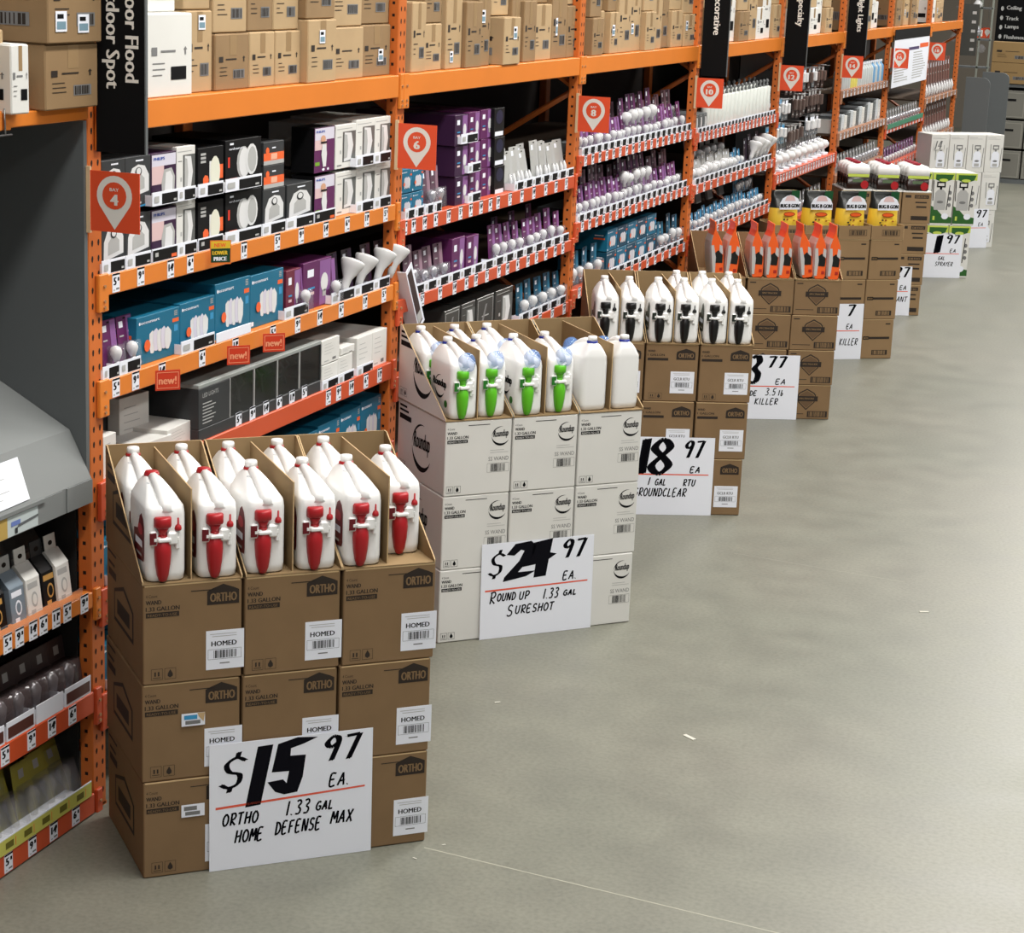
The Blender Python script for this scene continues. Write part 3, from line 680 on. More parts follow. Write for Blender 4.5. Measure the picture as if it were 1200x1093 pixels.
price_card(S2, .192, 'white hand-lettered price sign reading $24.97 leaning on the white carton stack', '24', [('$', .030, .275, .120, .075, .017), ('97', .385, .335, .080, .115, .020), ('EA.', .395, .235, .037, .07), ('R', .041, .158, .052, .03), ('OUND', .078, .167, .034, .09), ('UP', .184, .164, .036, .05), ('1.33', .300, .157, .044, .078), ('GAL', .402, .162, .024, .066), ('S', .125, .094, .050, .032), ('URESHOT', .167, .102, .036, .19)], (.213, .219))

# ================================================================== stack 3: kraft cartons with black-wand jugs
W3, D3, H3 = .291, .52, .311
S3 = Stack(1.090-3*W3*math.cos(.43), 4.842-3*W3*math.sin(.43), .43)
def art3(p):
    p.text('WAND', .014, H3-.045, .012, KINK, 1, w=.04, bold=.02); p.text('1 GALLON', .014, H3-.066, .012, KINK, 1, w=.09, bold=.02); p.rect(.014, H3-.090, .125, H3-.076, KINK)
    ortho_logo(p, .17, H3-.082, .098, .058, KINK, KRAFT); drop_icons(p, .03, .014, .9, KINK)
    p.frame(.168, H3-.084, .27, H3-.05, .002, KINK, 1)
P3 = Proto(lambda: carton(W3, D3, H3, KRAFT, art3, None, lambda o: ship_label(o, .142, .045, .128, .118, 'GCLR RTU', GINK)))
for r in range(3):
    for c in range(3):
        P3.put(S3.at(c*W3+(2-r)*-.008+random.uniform(-.002, .002), random.uniform(0, .006), r*H3), S3.yaw+random.uniform(-.004, .004), 'kraft carton under the black-wand jugs, %s row, %s column' % (rows_w[r], cols_w[c]), 'carton', 'kraft cartons of the third stack')
T3 = Proto(lambda: tray(W3, D3, H3, KRAFT, KIN))
for c in range(3): T3.put(S3.at(c*W3, 0, 3*H3), S3.yaw+(.003, .0, -.003)[c], 'open kraft display tray of black-wand jugs, %s of three' % cols_w[c], 'display tray', 'open kraft trays on the third stack')
JB = Proto(lambda: make_jug('black')); z3 = 3*H3+.005
jug_rows(S3, JB, [(c, hf, .012, (.006, -.004)[hf], 0, 'at the front of the %s tray, %s slot' % (cols_w[c], ('left', 'right')[hf])) for c in range(3) for hf in (0, 1)] + [(1, 1, .278, 0, 0, 'in the rear of the centre tray, right slot'), (2, 0, .278, 0, 0, 'in the rear of the right tray, left slot'), (2, 1, .278, 0, 0, 'in the rear of the right tray, right slot')], z3, 'black-wand', W3, 'black-wand jugs on the third stack')
price_card(S3, 3*W3-.18-.545, 'white hand-lettered price sign reading 18.97 leaning on the third stack', '18', [('1', .135, .226, .19, .05, .052), ('8', .190, .226, .19, .125, .046), ('97', .375, .318, .092, .105, .020), ('EA', .417, .236, .032, .055), ('1', .187, .164, .042, .02), ('GAL', .231, .164, .034, .06), ('RTU', .383, .162, .036, .066), ('GROUNDCLEAR', .118, .103, .044, .285)], (.219, .221))

# ================================================================== stack 4: shield cartons with orange bags
W4, D4, H4 = .318, .42, .232
S4 = Stack(1.051-3*W4*math.cos(.44), 7.523-3*W4*math.sin(.44), .44)
def art4(p):
    c = .155; v = .135
    sh = [(c-.062, v+.03), (c-.05, v+.045), (c, v+.072), (c+.05, v+.045), (c+.062, v+.03), (c+.055, v-.02), (c, v-.072), (c-.055, v-.02)]
    p.poly(sh, KINK, 1); p.poly([(c+(a-c)*.88, v+(b_-v)*.88) for a, b_ in sh], KRAFT, 2); p.poly([(c+(a-c)*.80, v+(b_-v)*.80) for a, b_ in sh], mat('faded_ink', (104, 80, 56), .7), 3)
    p.rect(c-.075, v-.012, c+.075, v+.022, KINK, 4); p.text('SPECTRACIDE', c-.05, v+.0, .012, KRAFT, 5, w=.1)
    p.rect(.165, .016, .30, .056, KINK, 1); p.bars(.175, .02, .29, .052, KRAFT, 2, 14); p.rect(.02, .035, .14, .039, KINK); p.rect(.02, .205, .06, .212, KINK)
P4 = Proto(lambda: carton(W4, D4, H4, KRAFT, art4))
rn4 = ['lowest', 'second lowest', 'second highest', 'highest']
for r in range(4):
    for c in range(3):
        P4.put(S4.at(c*W4+random.uniform(-.004, .004)-(3-r)*.006, random.uniform(0, .006), r*H4), S4.yaw+random.uniform(-.003, .003), 'shield-printed kraft carton under the orange bags, %s row, %s column' % (rn4[r], cols_w[c]), 'carton', 'shield-printed cartons of the fourth stack')
T4 = Proto(lambda: tray(W4, D4, .25, KRAFT, KRAFT, divider=False, diag=True))
for c in range(3): T4.put(S4.at(c*W4, 0, 4*H4), S4.yaw+(.003, 0, -.003)[c], 'open kraft tray holding upright orange bags, %s of three' % cols_w[c], 'display tray', 'open kraft trays on the fourth stack')
def make_bag_orange():
    t = empty('granule_bag'); mb = MB(); R = []
    for z, hw, d in [(0, .034, .2), (.01, .042, .215), (.08, .046, .22), (.17, .045, .215), (.22, .038, .21), (.26, .022, .20), (.295, .006, .2), (.33, .004, .19)]:
        R.append([Vector((x*hw, y*d, z+(.006*math.sin(9*y+5*x) if z > .2 else 0))) for x, y in ((-.8, 0), (.8, 0), (1, .1), (1, .9), (.8, 1), (-.8, 1), (-1, .9), (-1, .1))])
    mb.loft(R, BAGO, smooth=False)
    for fi, f in enumerate(mb.f):      # silver left flank, black and white print bands
        if len(f) == 4:
            c = sum((Vector(mb.v[i]) for i in f), Vector())/4
            if c.x < -.015 and c.z < .25: mb.m[fi] = mb.mi(BAGS)
    p = mb.panel((-.04, -.0012, 0), X_, Z_)
    p.poly([(.012, .085), (.072, .08), (.076, .13), (.05, .165), (.015, .14)], BAGK, 1); p.poly([(.055, .15), (.078, .135), (.078, .19), (.06, .2)], BAGS, 1); p.poly([(.004, .02), (.020, .02), (.030, .12), (.022, .2), (.004, .2)], BAGS, 1.5); p.rect(.05, .03, .07, .05, mat('deep_red', (170, 40, 30), .4), 1)
    reg(t, mb.obj('bag_body', t))
    mb = MB(); mb.cbox(-.005, .005, .0, .19, .325, .35, BAGO, .002); reg(t, mb.obj('bag_seal', t))
    return t
BO = Proto(make_bag_orange)
for (c, u, tilt, wd) in [(0, .13, -.18, 'leaning left in the left tray'), (0, .215, .06, 'standing right in the left tray'), (1, .07, -.10, 'first in the centre tray'), (1, .165, -.02, 'second in the centre tray'), (1, .25, .0, 'third in the centre tray'), (2, .085, -.26, 'slumped at the left'), (2, .165, -.05, 'in the middle of the right tray'), (2, .255, .0, 'at the right of the right tray')]:
    o = BO.put(S4.at(c*W4+u, .02, 4*H4+.006+abs(tilt)*.035), S4.yaw, 'orange and silver granule bag %s, fourth stack' % wd, 'bag', 'orange granule bags on the fourth stack', ry=tilt*.6)
price_card(S4, 3*W4-.247-.545, 'white hand-lettered price sign reading 3.77 leaning on the fourth stack', '3', [('3', .205, .236, .185, .08, .044), ('77', .325, .345, .074, .125, .022), ('EA', .389, .235, .034, .068), ('CIDE', .180, .156, .032, .09), ('3.5', .325, .160, .046, .07), ('lb', .410, .160, .036, .036), ('T', .19, .099, .036, .022), ('KILLER', .258, .099, .040, .155)], (.215, .217))

# ================================================================== stack 5: tan cartons, yellow bags in low trays
W5, D5, H5 = .272, .25, .3065
S5 = Stack(1.044-4*W5*math.cos(.60), 10.0-4*W5*math.sin(.60), .60)
def art5(p):
    p.rect(.03, H5*.5, .24, H5*.5+.018, KINK, 1); p.rect(.02, H5*.5-.004, .07, H5*.5+.022, KINK, 1); p.text('ORTHO', .026, H5*.5+.003, .012, KRAFT3, 2, w=.038); p.rect(.1, .03, .23, .068, KINK, 1); p.bars(.11, .034, .22, .064, KRAFT3, 2, 12); p.rect(.2, H5-.04, .24, H5-.03, KINK)
P5 = Proto(lambda: carton(W5, D5, H5, KRAFT3, art5))
col4 = ['first', 'second', 'third', 'fourth']
for r in range(3):
    for c in range(4):
        P5.put(S5.at(c*W5+random.uniform(-.003, .003)-(2-r)*.008, random.uniform(0, .004), r*H5), S5.yaw+random.uniform(-.003, .003), 'tan carton under the yellow bags, %s row, %s column from the rack' % (rows_w[r], col4[c]), 'carton', 'tan cartons of the fifth stack')
def lip5(): 
    t = tray(W5, D5, .12, KRAFT3, KIN, divider=False, diag=False, lip=.105, side_h=.11); mb = MB(); p = mb.panel((0, -.0006, 0), X_, Z_); p.frame(.09, .03, .235, .075, .003, KINK); p.bars(.1, .036, .226, .069, KINK, 1, 12); reg(t, mb.obj('printed_panel', t)); return t
T5 = Proto(lip5)
for c in range(4): T5.put(S5.at(c*W5, 0, 3*H5), S5.yaw, 'low tan tray holding a yellow bag, %s from the rack' % col4[c], 'display tray', 'low tan trays on the fifth stack')
def make_bag_yellow():
    t = empty('granule_bag'); mb = MB(); R = []
    for z, hw, d in [(0, .105, .07), (.02, .118, .085), (.12, .124, .095), (.22, .118, .075), (.28, .108, .04), (.33, .112, .006), (.35, .110, .004)]:
        R.append([Vector((x*hw, y*d, z)) for x, y in ((-1, 0), (-.7, -.75), (0, -1), (.7, -.75), (1, 0), (.7, .75), (0, 1), (-.7, .75))])
    mb.loft(R, BAGY)
    for fi, f in enumerate(mb.f):
        if len(f) == 4:
            c = sum((Vector(mb.v[i]) for i in f), Vector())/4
            if c.z > .24: mb.m[fi] = mb.mi(BAGK)
    mb.v = [(x, y, z*1.0) for x, y, z in mb.v]; reg(t, mb.obj('bag_body', t))
    mb = MB(); p = mb.panel((-.12, -.099, .045), X_, Z_); p.lift = .001
    p.poly([(.035, .17), (.205, .17), (.205, .215), (.185, .252), (.15, .272), (.12, .278), (.09, .272), (.055, .252), (.035, .215)], WHITE, 1); p.poly([(.075, .235), (.165, .235), (.15, .268), (.12, .276), (.09, .268)], PINK, 2)
    p.text('BUG B GON', .042, .185, .028, BAGK, 3, w=.155, bold=.05); p.ell(.12, .135, .05, .018, mat('bag_rust', (150, 60, 26), .4), 2); p.ell(.12, .135, .042, .012, BAGO, 3)
    r = random.Random(4)
    for k in range(12): p.ell(r.uniform(.05, .19), r.uniform(.04, .1), .01, .007, r.choice([mat('bag_rust', (150, 60, 26)), YTAG, KINK]), 2, 6)
    p.half = None; reg(t, mb.obj('bag_print', t))
    mb = MB(); mb.prism([(.03, .28), (.10, .275), (.105, .35), (.04, .35)], (Vector((0, -.045, 0)), X_, Z_, -Y_), 0, .003, BAGG); reg(t, mb.obj('green_corner', t))
    return t
BY = Proto(make_bag_yellow)
for c in range(4): BY.put(S5.at(c*W5+W5/2, .118, 3*H5+.006), S5.yaw+(.1, -.05, .04, -.03)[c], 'yellow granule bag with black top, %s from the rack' % col4[c], 'bag', 'yellow granule bags on the fifth stack')
price_card(S5, 4*W5-.285-.545, 'white price sign on the fifth stack, partly hidden, lower word Killer', '', [('7', .40, .335, .085, .07, .024), ('EA', .41, .235, .036, .05), ('KILLER', .36, .11, .05, .15)], (.215, .217))

# ================================================================== stack 6: cartons with amber jugs
W6, D6, H6 = .262, .42, .267
S6 = Stack(.923-3*W6*math.cos(.42), 12.192-3*W6*math.sin(.42), .42)
def art6(p):
    p.rect(.11, H6-.05, .235, H6-.02, KINK); p.text('ORTHO', .12, H6-.044, .016, KRAFT3, 2, w=.1); p.rect(.03, H6-.045, .08, H6-.022, KINK); p.rect(.12, H6-.09, .22, H6-.078, KINK); p.rect(.13, H6-.13, .22, H6-.115, KINK); p.rect(.09, .03, .235, .066, KINK)
P6 = Proto(lambda: carton(W6, D6, H6, KRAFT3, art6))
for r in range(4):
    for c in range(3): P6.put(S6.at(c*W6-(3-r)*.008, random.uniform(0, .006), r*H6), S6.yaw+random.uniform(-.003, .003), 'tan carton under the dark amber jugs, %s row, %s column' % (rn4[r], cols_w[c]), 'carton', 'tan cartons of the sixth stack')
def make_amber():
    t = empty('amber_jug'); mb = MB()
    mb.loft([rrect(0, hw, y0, y1, .012, z, 2) for z, hw, y0, y1 in [(0, .088, 0, .085), (.01, .098, 0, .09), (.12, .098, 0, .09)]], AMBER); reg(t, mb.obj('jug_body', t))
    mb = MB(); mb.loft([rrect(0, hw, y0, y1, .014, z, 2) for z, hw, y0, y1 in [(.12, .100, -.001, .092), (.185, .100, -.001, .092), (.208, .084, .01, .088), (.222, .035, .03, .07)]], JUGW); reg(t, mb.obj('white_shoulder', t))
    mb = MB(); mb.cyl((-.01, .05, .218), .034, .016, mat('cap_crimson', (160, 30, 50), .4), n=10); reg(t, mb.obj('cap', t))
    mb = MB(); p = mb.panel((-.098, -.0016, 0), X_, Z_); p.rect(.006, .105, .19, .130, LIME); p.rect(.05, .06, .14, .085, mat('olive', (90, 110, 80), .5)); p.ell(.155, .04, .034, .036, RED, 2); reg(t, mb.obj('front_label', t))
    return t
JA = Proto(make_amber)
for c in range(3):
    mb = MB(); mb.cbox(.003, W6-.003, 0, D6, 0, .012, WBOX, .002)
    tag(mb.obj('carton_lid', None, S6.at(c*W6, 0, 4*H6), S6.yaw), 'white cardboard lid under the amber jugs, %s of three' % cols_w[c], 'carton lid', 'white lids on the sixth stack')
    for k in range(4):
        JA.put(S6.at(c*W6+W6/2, .01+k*.1, 4*H6+.013), S6.yaw, 'dark amber jug with white top, %s group, %s rank' % (cols_w[c], ['front', 'second', 'third', 'rear'][k]), 'jug', 'amber jugs on the sixth stack')
price_card(S6, 3*W6-.12-.545, 'white price sign on the sixth stack, partly hidden, lower word Ant', '', [('27', .395, .335, .085, .12, .022), ('EA', .445, .225, .036, .06), ('ANT', .425, .12, .044, .095)], (.205, .207))

# ================================================================== stack 7: white and green sprayer cartons
W7, D7, H7 = .225, .4, .515
S7 = Stack(.985-3*W7*math.cos(.45), 14.788-3*W7*math.sin(.45), .45)
def sprayer_icon(p, c, v, k, fill, ink):
    p.poly([(c-.05*k, v), (c+.05*k, v), (c+.055*k, v+.02*k), (c+.05*k, v+.15*k), (c+.025*k, v+.18*k), (c-.025*k, v+.18*k), (c-.05*k, v+.15*k), (c-.055*k, v+.02*k)], fill, 2)
    p.rect(c-.01*k, v+.18*k, c+.01*k, v+.21*k, ink, 3); p.frame(c-.04*k, v+.2*k, c+.04*k, v+.25*k, .012*k, ink, 3)
    for a, b_ in (((c+.06*k, v), (c+.075*k, v+.22*k)), ((c-.07*k, v+.08*k), (c-.075*k, v+.26*k))): p.poly([a, (a[0]+.008*k, a[1]), (b_[0]+.008*k, b_[1]), b_], ink, 3)
    p.ell(c, v+.07*k, .03*k, .012*k, GINK, 4)
def art7(p):
    p.rect(.004, H7-.07, W7-.004, H7-.003, LIME, 1); p.poly([(.03, H7-.07), (.1, H7-.1), (.19, H7-.07), (.21, H7-.02), (.03, H7-.02)], DGRN, 2); p.ell(.11, H7-.075, .045, .016, LIME, 3)
    sprayer_icon(p, .09, .15, 1.1, LINK, INK)
    for k in range(3): p.ell(.185, .32-k*.06, .018, .02, GINK, 2, 8)
    p.poly([(.004, .02), (W7-.004, .02), (W7-.004, .08), (.12, .1), (.05, .17), (.004, .19)], DGRN, 1); p.ell(.15, .09, .035, .03, WHITE, 3); p.rect(.03, .05, .05, .09, LIME, 2)
P7 = Proto(lambda: carton(W7, D7, H7, WBOX, art7))
for r in range(2):
    for c in range(3): P7.put(S7.at(c*W7-(1-r)*.02, random.uniform(0, .006), r*H7), S7.yaw+random.uniform(-.003, .003), 'white and green garden sprayer carton, %s row, %s column' % (('lower', 'upper')[r], cols_w[c]), 'carton', 'green sprayer cartons of the seventh stack')
price_card(S7, 3*W7-.1-.545, 'white price sign reading 97 on the green sprayer carton stack', '', [('1', .27, .245, .17, .06, .07), ('97', .377, .339, .082, .13, .022), ('EA', .425, .25, .034, .06), ('GAL', .313, .176, .034, .068), ('SPRAYER', .285, .117, .038, .18)], (.233, .235))

# ================================================================== stack 8: white line-drawn sprayer cartons
W8, D8, H8 = .23, .30, .411
S8 = Stack(.925-4*W8*math.cos(.69), 17.388-4*W8*math.sin(.69), .69)
def art8(p):
    sprayer_icon(p, .13, .06, .95, WHITE, GINK); p.frame(.08, .05, .18, .19, .003, LINK, 1); p.rect(.02, H8-.05, .18, H8-.046, LINK); p.rect(.02, H8-.035, .12, H8-.031, LINK); p.rect(.1, .07, .16, .10, LINK, 5)
P8 = Proto(lambda: carton(W8, D8, H8, WBOX, art8))
for r in range(3):
    for c in range(4): P8.put(S8.at(c*W8-(2-r)*.015, random.uniform(0, .006), r*H8), S8.yaw+random.uniform(-.003, .003), 'white carton with grey sprayer drawing, %s row, %s column from the rack' % (rows_w[r], col4[c]), 'carton', 'white sprayer cartons of the farthest stack')
mb = MB(); p = mb.panel((0, 0, 0), X_, Z_); p.hand('14', 0, 0, .09, .09, .016, GINK, ang=.3); mb.box(0, .12, .0, .0005, -.005, .1, WBOX)
tag(mb.obj('scrawled_label', None, S8.at(.04, -.006, 2*H8+.25), S8.yaw), 'grey scrawled number 14 on the top corner carton of the farthest stack', 'label')
price_card(S8, 4*W8-.12-.545, 'white price sign on the farthest stack reading 97, partly hidden', '', [('97', .38, .335, .08, .13, .022), ('EA', .42, .24, .036, .06)], (.215, .217))
# ------------------------------------------------------------------ store cartons on the load beams
HP = PI/2
def store_carton(W, D, H, m, seed, white=False, tape=True):
    r = random.Random(seed); mb = MB(); mb.cbox(.002, W-.002, 0, D, 0, H-.001, m, .004); ink = GINK if white else KINK
    mb.box(.008, W-.008, .006, D*.5-.002, H-.002, H+.0005, m); mb.box(.008, W-.008, D*.5+.002, D-.006, H-.002, H+.0005, m)
    for p, w_ in ((mb.panel((.002, 0, 0), X_, Z_), W-.004), (mb.panel((.002, D, 0), -Y_, Z_), D)):
        k = min(w_, H)
        if tape and w_ < .3: p.rect(w_*.42, H*.62, w_*.62, H-.004, TAPE)
        p.rect(w_*.10, H*.50, w_*.22, H*.60, ink, 2); p.rect(w_*.30, H*.535, w_*.62, H*.56, ink, 2)
        p.poly([(w_*.84, H*.60), (w_*.80, H*.56), (w_*.825, H*.56), (w_*.825, H*.50), (w_*.855, H*.50), (w_*.855, H*.56), (w_*.88, H*.56)], ink, 2)
        for q in range(3): p.rect(w_*.12, H*(.40-q*.07), w_*(.12+r.uniform(.12, .3)), H*(.412-q*.07), ink, 2)
        p.rect(w_*.52, H*.20, w_*.86, H*.36, GINK if not white else INK, 2); p.bars(w_*.54, H*.215, w_*.84, H*.345, ink if not white else INK, 3, 9, seed)
    o = mb.obj('store_carton')
    return o
def sticker_on(o, W, H, u, v, w_=.055, h_=.05):
    mb = MB(); mb.box(0, w_, -.0006, 0, 0, h_, WHITE); p = mb.panel((0, -.0006, 0), X_, Z_); p.rect(w_*.1, h_*.12, w_*.9, h_*.5, mat('sticker_blue', (120, 150, 165), .5)); p.rect(w_*.14, h_*.64, w_*.7, h_*.86, INK)
    reg(o, mb.obj('shipping_sticker', o, (u, -.0022, v)))
ZT = 2.3785
def top(i, px0, px1, H, z=ZT, m=None, D=.42, x=-.03, st=None, seed=None, white=False, lab=None, rz=0.):
    y0 = row_y(px0, z, x); y1 = row_y(px1, z, x) if px1 is not None else y0+.3
    top_m(i, y0, y1-y0-.004, H, z, m, D, x, st, seed, white, lab, rz)
NCART = [0]
PLC = {-1: 'in the bay before the bay four sign', 0: 'above the bay four sign', 1: 'above the bay six sign', 2: 'above the bay eight sign', 3: 'above the bay ten sign', 4: 'above the bay twelve sign', 5: 'above the bay fourteen sign', 6: 'above the white poster', 7: 'on the farthest rack bay'}
ORD = ['first', 'second', 'third', 'fourth', 'fifth', 'sixth', 'seventh', 'eighth', 'ninth', 'tenth', 'eleventh', 'twelfth', 'thirteenth', 'fourteenth', 'fifteenth', 'sixteenth', 'seventeenth']
CNT = {}
def top_m(i, y, W, H, z=ZT, m=None, D=.42, x=-.03, st=None, seed=None, white=False, lab=None, rz=0.):
    NCART[0] += 1; seed = seed or NCART[0]
    o = store_carton(W, D, H, m or random.Random(seed).choice([KRAFT2, KRAFT2, KRAFT3]), seed, white)
    o.location = (x, y, z); o.rotation_euler = (0, 0, HP+rz)
    lvl = 'lower' if z < ZT+.05 else 'upper'; k = (i, lvl); CNT[k] = CNT.get(k, -1)+1
    tag(o, lab or '%s store carton %s, %s layer, %s along from the post' % ('white' if white else 'brown', PLC[i], lvl, ORD[CNT[k] % 17]), 'carton', 'brown store cartons on top of the racks')
    if st: sticker_on(o, W, H, *st)
    return o
# bay -1 (left edge of the picture)
yA = row_y(53, 2.45, .045); top_m(-1, yA, -.056-yA, .195, x=.045, D=.45, m=KRAFT3, seed=5, lab='brown carton with arrow print at the left edge, lower of two')
yA = row_y(56, 2.6, .06); top_m(-1, yA, -.056-yA, .25, z=ZT+.197, x=.06, D=.45, m=KRAFT3, seed=6, st=(.04, .035, .062, .06), lab='brown carton with two blue stickers at the top left corner')
sticker_on(bpy.data.objects['store_carton.001'], .33, .25, .165, .03, .062, .055)
top_m(-1, row_y(13, 2.4, .05), .085, .20, x=.05, D=.2, white=True, m=WBOX, seed=9, lab='narrow white carton standing in front of the brown one at the left edge', rz=-.12)
top_m(-1, row_y(7, 2.4, .0)-.4, .395, .24, x=.0, D=.4, m=KRAFT2, seed=10, lab='brown carton cut off by the left edge of the picture')
# bay 0
def ylist(px, z=ZT, x=-.03): return [row_y(p, z, x) for p in px]
def rowof(i, px, H, z=ZT, xs=None, **k):
    Y = ylist(px)
    for a in range(len(Y)-1):
        x = -.03 if xs is None else xs[a]
        top_m(i, Y[a], Y[a+1]-Y[a]-.003, H[a] if isinstance(H, (list, tuple)) else H, z=z, x=x, st=k.get('st', {}).get(a))
Y0 = ylist((128, 176, 221, 252, 292, 322, 352, 386, 423, 457))
top_m(0, Y0[0], Y0[1]-Y0[0]-.003, .2, m=KRAFT2)
top_m(0, Y0[1]-.06, Y0[2]-Y0[1]+.05, .275, m=WBOX, white=True, x=-.01, D=.38, lab='tall white carton with barcode behind the bay four banner')
top_m(0, Y0[1]-.06, Y0[2]-Y0[1]+.02, .2, z=ZT+.277, m=WBOX, white=True, x=-.06, D=.33, lab='white carton on top of the tall white carton')
top_m(0, Y0[2], Y0[3]-Y0[2]-.003, .28, m=KRAFT2, x=-.04, st=(.085, .215, .05, .05)); top_m(0, Y0[2], Y0[3]-Y0[2]-.003, .25, z=ZT+.283, m=KRAFT2, x=-.05)
for a, (h, x) in enumerate([(.198, -.03), (.20, -.03), (.20, -.03), (.24, 0.), (.205, -.02), (.21, -.03)]):
    stt = {3: (.1, .15, .05, .05), 5: (.17, .06, .05, .05)}.get(a)
    top_m(0, Y0[3+a], Y0[4+a]-Y0[3+a]-.003, h, x=x, st=stt)
    top_m(0, Y0[3+a], Y0[4+a]-Y0[3+a]-.004, .24, z=ZT+h+.003, x=x-.01, m=[KRAFT2, KRAFT3][a % 2])
# bay 1
rowof(1, (479, 496, 517), [.30, .205], xs=[-.02, -.03]); rowof(1, (497, 517), [.25], z=ZT+.208, xs=[-.035])
rowof(1, (519, 538, 557, 571), [.33, .30, .34], st={0: (.05, .03, .04, .05), 2: (.03, .2, .05, .06)}, xs=[-.02, 0., -.02])
rowof(1, (578, 598), [.225], xs=[.02], st={0: (.13, .12, .05, .06)}); rowof(1, (598, 608, 623), [.33, .30], xs=[-.03, -.01])
rowof(1, (578, 598), [.24], z=ZT+.23, xs=[-.05])
rowof(1, (624, 645, 663, 678), [.28, .34, .27], st={1: (.06, .12, .03, .09)}); rowof(1, (624, 645), [.2], z=ZT+.285, xs=[-.06]); rowof(1, (663, 678), [.2], z=ZT+.275, xs=[-.05])
# bays 2-7: alternating single tall and stacked pairs, edges read off the photograph
for i, px, sing in ((2, (688, 701, 712, 722, 737, 750, 762, 775, 787, 800, 814), (3, 4, 6, 7)), (3, (828, 840, 850, 862, 874, 884, 893, 903, 912), (2, 4, 6)), (4, (925, 936, 946, 955, 964, 972), (1, 3)), (5, (993, 1001, 1009, 1017, 1024, 1031), (0, 2, 3)), (6, (1047, 1053, 1059, 1065, 1071, 1077), (0, 1, 2, 3, 4)), (7, (1091, 1096, 1101, 1107), (0, 2))):
    Y = ylist(px); r = random.Random(i)
    for a in range(len(Y)-1):
        x = r.uniform(-.06, .0); wh = (i >= 3 and r.random() < .25)
        mm = WBOX if wh else None
        stt = (.03, .1, .05, .06) if r.random() < .4 else None
        if a in sing: top_m(i, Y[a], Y[a+1]-Y[a]-.004, r.uniform(.27, .4) if i > 5 else r.uniform(.33, .46), x=x, m=mm, white=wh, st=stt)
        else:
            h = r.uniform(.2, .25); top_m(i, Y[a], Y[a+1]-Y[a]-.004, h, x=x, m=mm, white=wh, st=stt); top_m(i, Y[a], Y[a+1]-Y[a]-.004, .3, z=ZT+h+.003, x=x-.02)

# ------------------------------------------------------------------ boxed and carded goods on the shelves
def pbox(name, W, D, H, base, art, side=None, topm=None):
    mb = MB(); mb.cbox(0, W, 0, D, 0, H, base, .0015); 
    if art: art(mb.panel((0, 0, 0), X_, Z_), W, H)
    if side: side(mb.panel((0, D, 0), -Y_, Z_), D, H)
    return mb.obj(name)
def a_teal(p, W, H):
    p.text('ecosmart', W*.10, H*.84, H*.065, WHITE, 1, w=W*.42, bold=.02); p.ell(W*.07, H*.865, H*.035, H*.035, WHITE, 1, 8)
    n = 5; hh = H*.48
    for k in range(n):
        c = W*(.36+.085*k); b_ = H*(.18+.03*(k % 2)); p.poly([(c-W*.05, b_+.02*H), (c-W*.02, b_), (c+W*.02, b_), (c+W*.075, b_+hh*.3), (c+W*.08, b_+hh*.75), (c+.0*W, b_+hh), (c-W*.07, b_+hh*.88), (c-W*.075, b_+hh*.4)], BULBW if k % 2 == 0 else mat('pale_lilac', (216, 212, 226), .5), 1+k)
    p.ell(W*.22, H*.38, W*.07, W*.07, OTAG, 7, 10); p.rect(W*.82, H*.70, W*.97, H*.78, OTAG, 1)
    for k in range(4): p.rect(W*.86, H*(.84+.03*k), W*.94, H*(.855+.03*k), LINK, 1)
    p.rect(W*.86, H*.5, W*.95, H*.64, BTAG, 1); p.rect(W*.03, H*.04, W*.10, H*.12, WHITE, 1)
def s_teal(p, D, H): p.rect(D*.05, H*.55, D*.25, H*.62, OTAG, 1); p.rect(D*.72, H*.55, D*.95, H*.63, OTAG, 1); p.rect(D*.74, H*.72, D*.92, H*.76, WHITE)
def a_black(p, W, H):
    p.text('enhance', W*.10, H*.80, H*.05, WHITE, 1, w=W*.42, bold=.02); p.rect(W*.12, H*.90, W*.22, H*.94, WHITE); p.rect(W*.07, H*.45, W*.12, H*.66, mat('thin_red', (220, 60, 40), .5), 1)
    p.ell(W*.50, H*.52, W*.19, H*.33, LINK, 1); p.ell(W*.52, H*.52, W*.15, H*.30, BULBW, 2); p.ell(W*.72, H*.56, W*.17, H*.32, BULBW, 3); p.ell(W*.73, H*.56, W*.12, H*.26, LINK, 4)
    p.rect(W*.10, H*.10, W*.32, H*.23, OTAG, 1); p.poly([(W*.55, H*.06), (W*.8, H*.2), (W*.9, H*.1), (W*.7, H*.03)], GTAG, 5)
def a_orangeblk(p, W, H):
    for k in range(3): p.rect(W*.10, H*(.84-.08*k), W*.3, H*(.89-.08*k), LINK)
    p.ell(W*.66, H*.46, W*.2, H*.34, mat('ivory_disc', (226, 226, 208), .5), 2); p.rect(W*.44, H*.2, W*.54, H*.7, BULBW, 1); p.ell(W*.30, H*.30, W*.12, H*.12, OTAG, 1, 7); p.rect(W*.0, H*.06, W*.4, H*.16, YTAG, 1); p.rect(W*.84, H*.3, W*.98, H*.6, OTAG, 1)
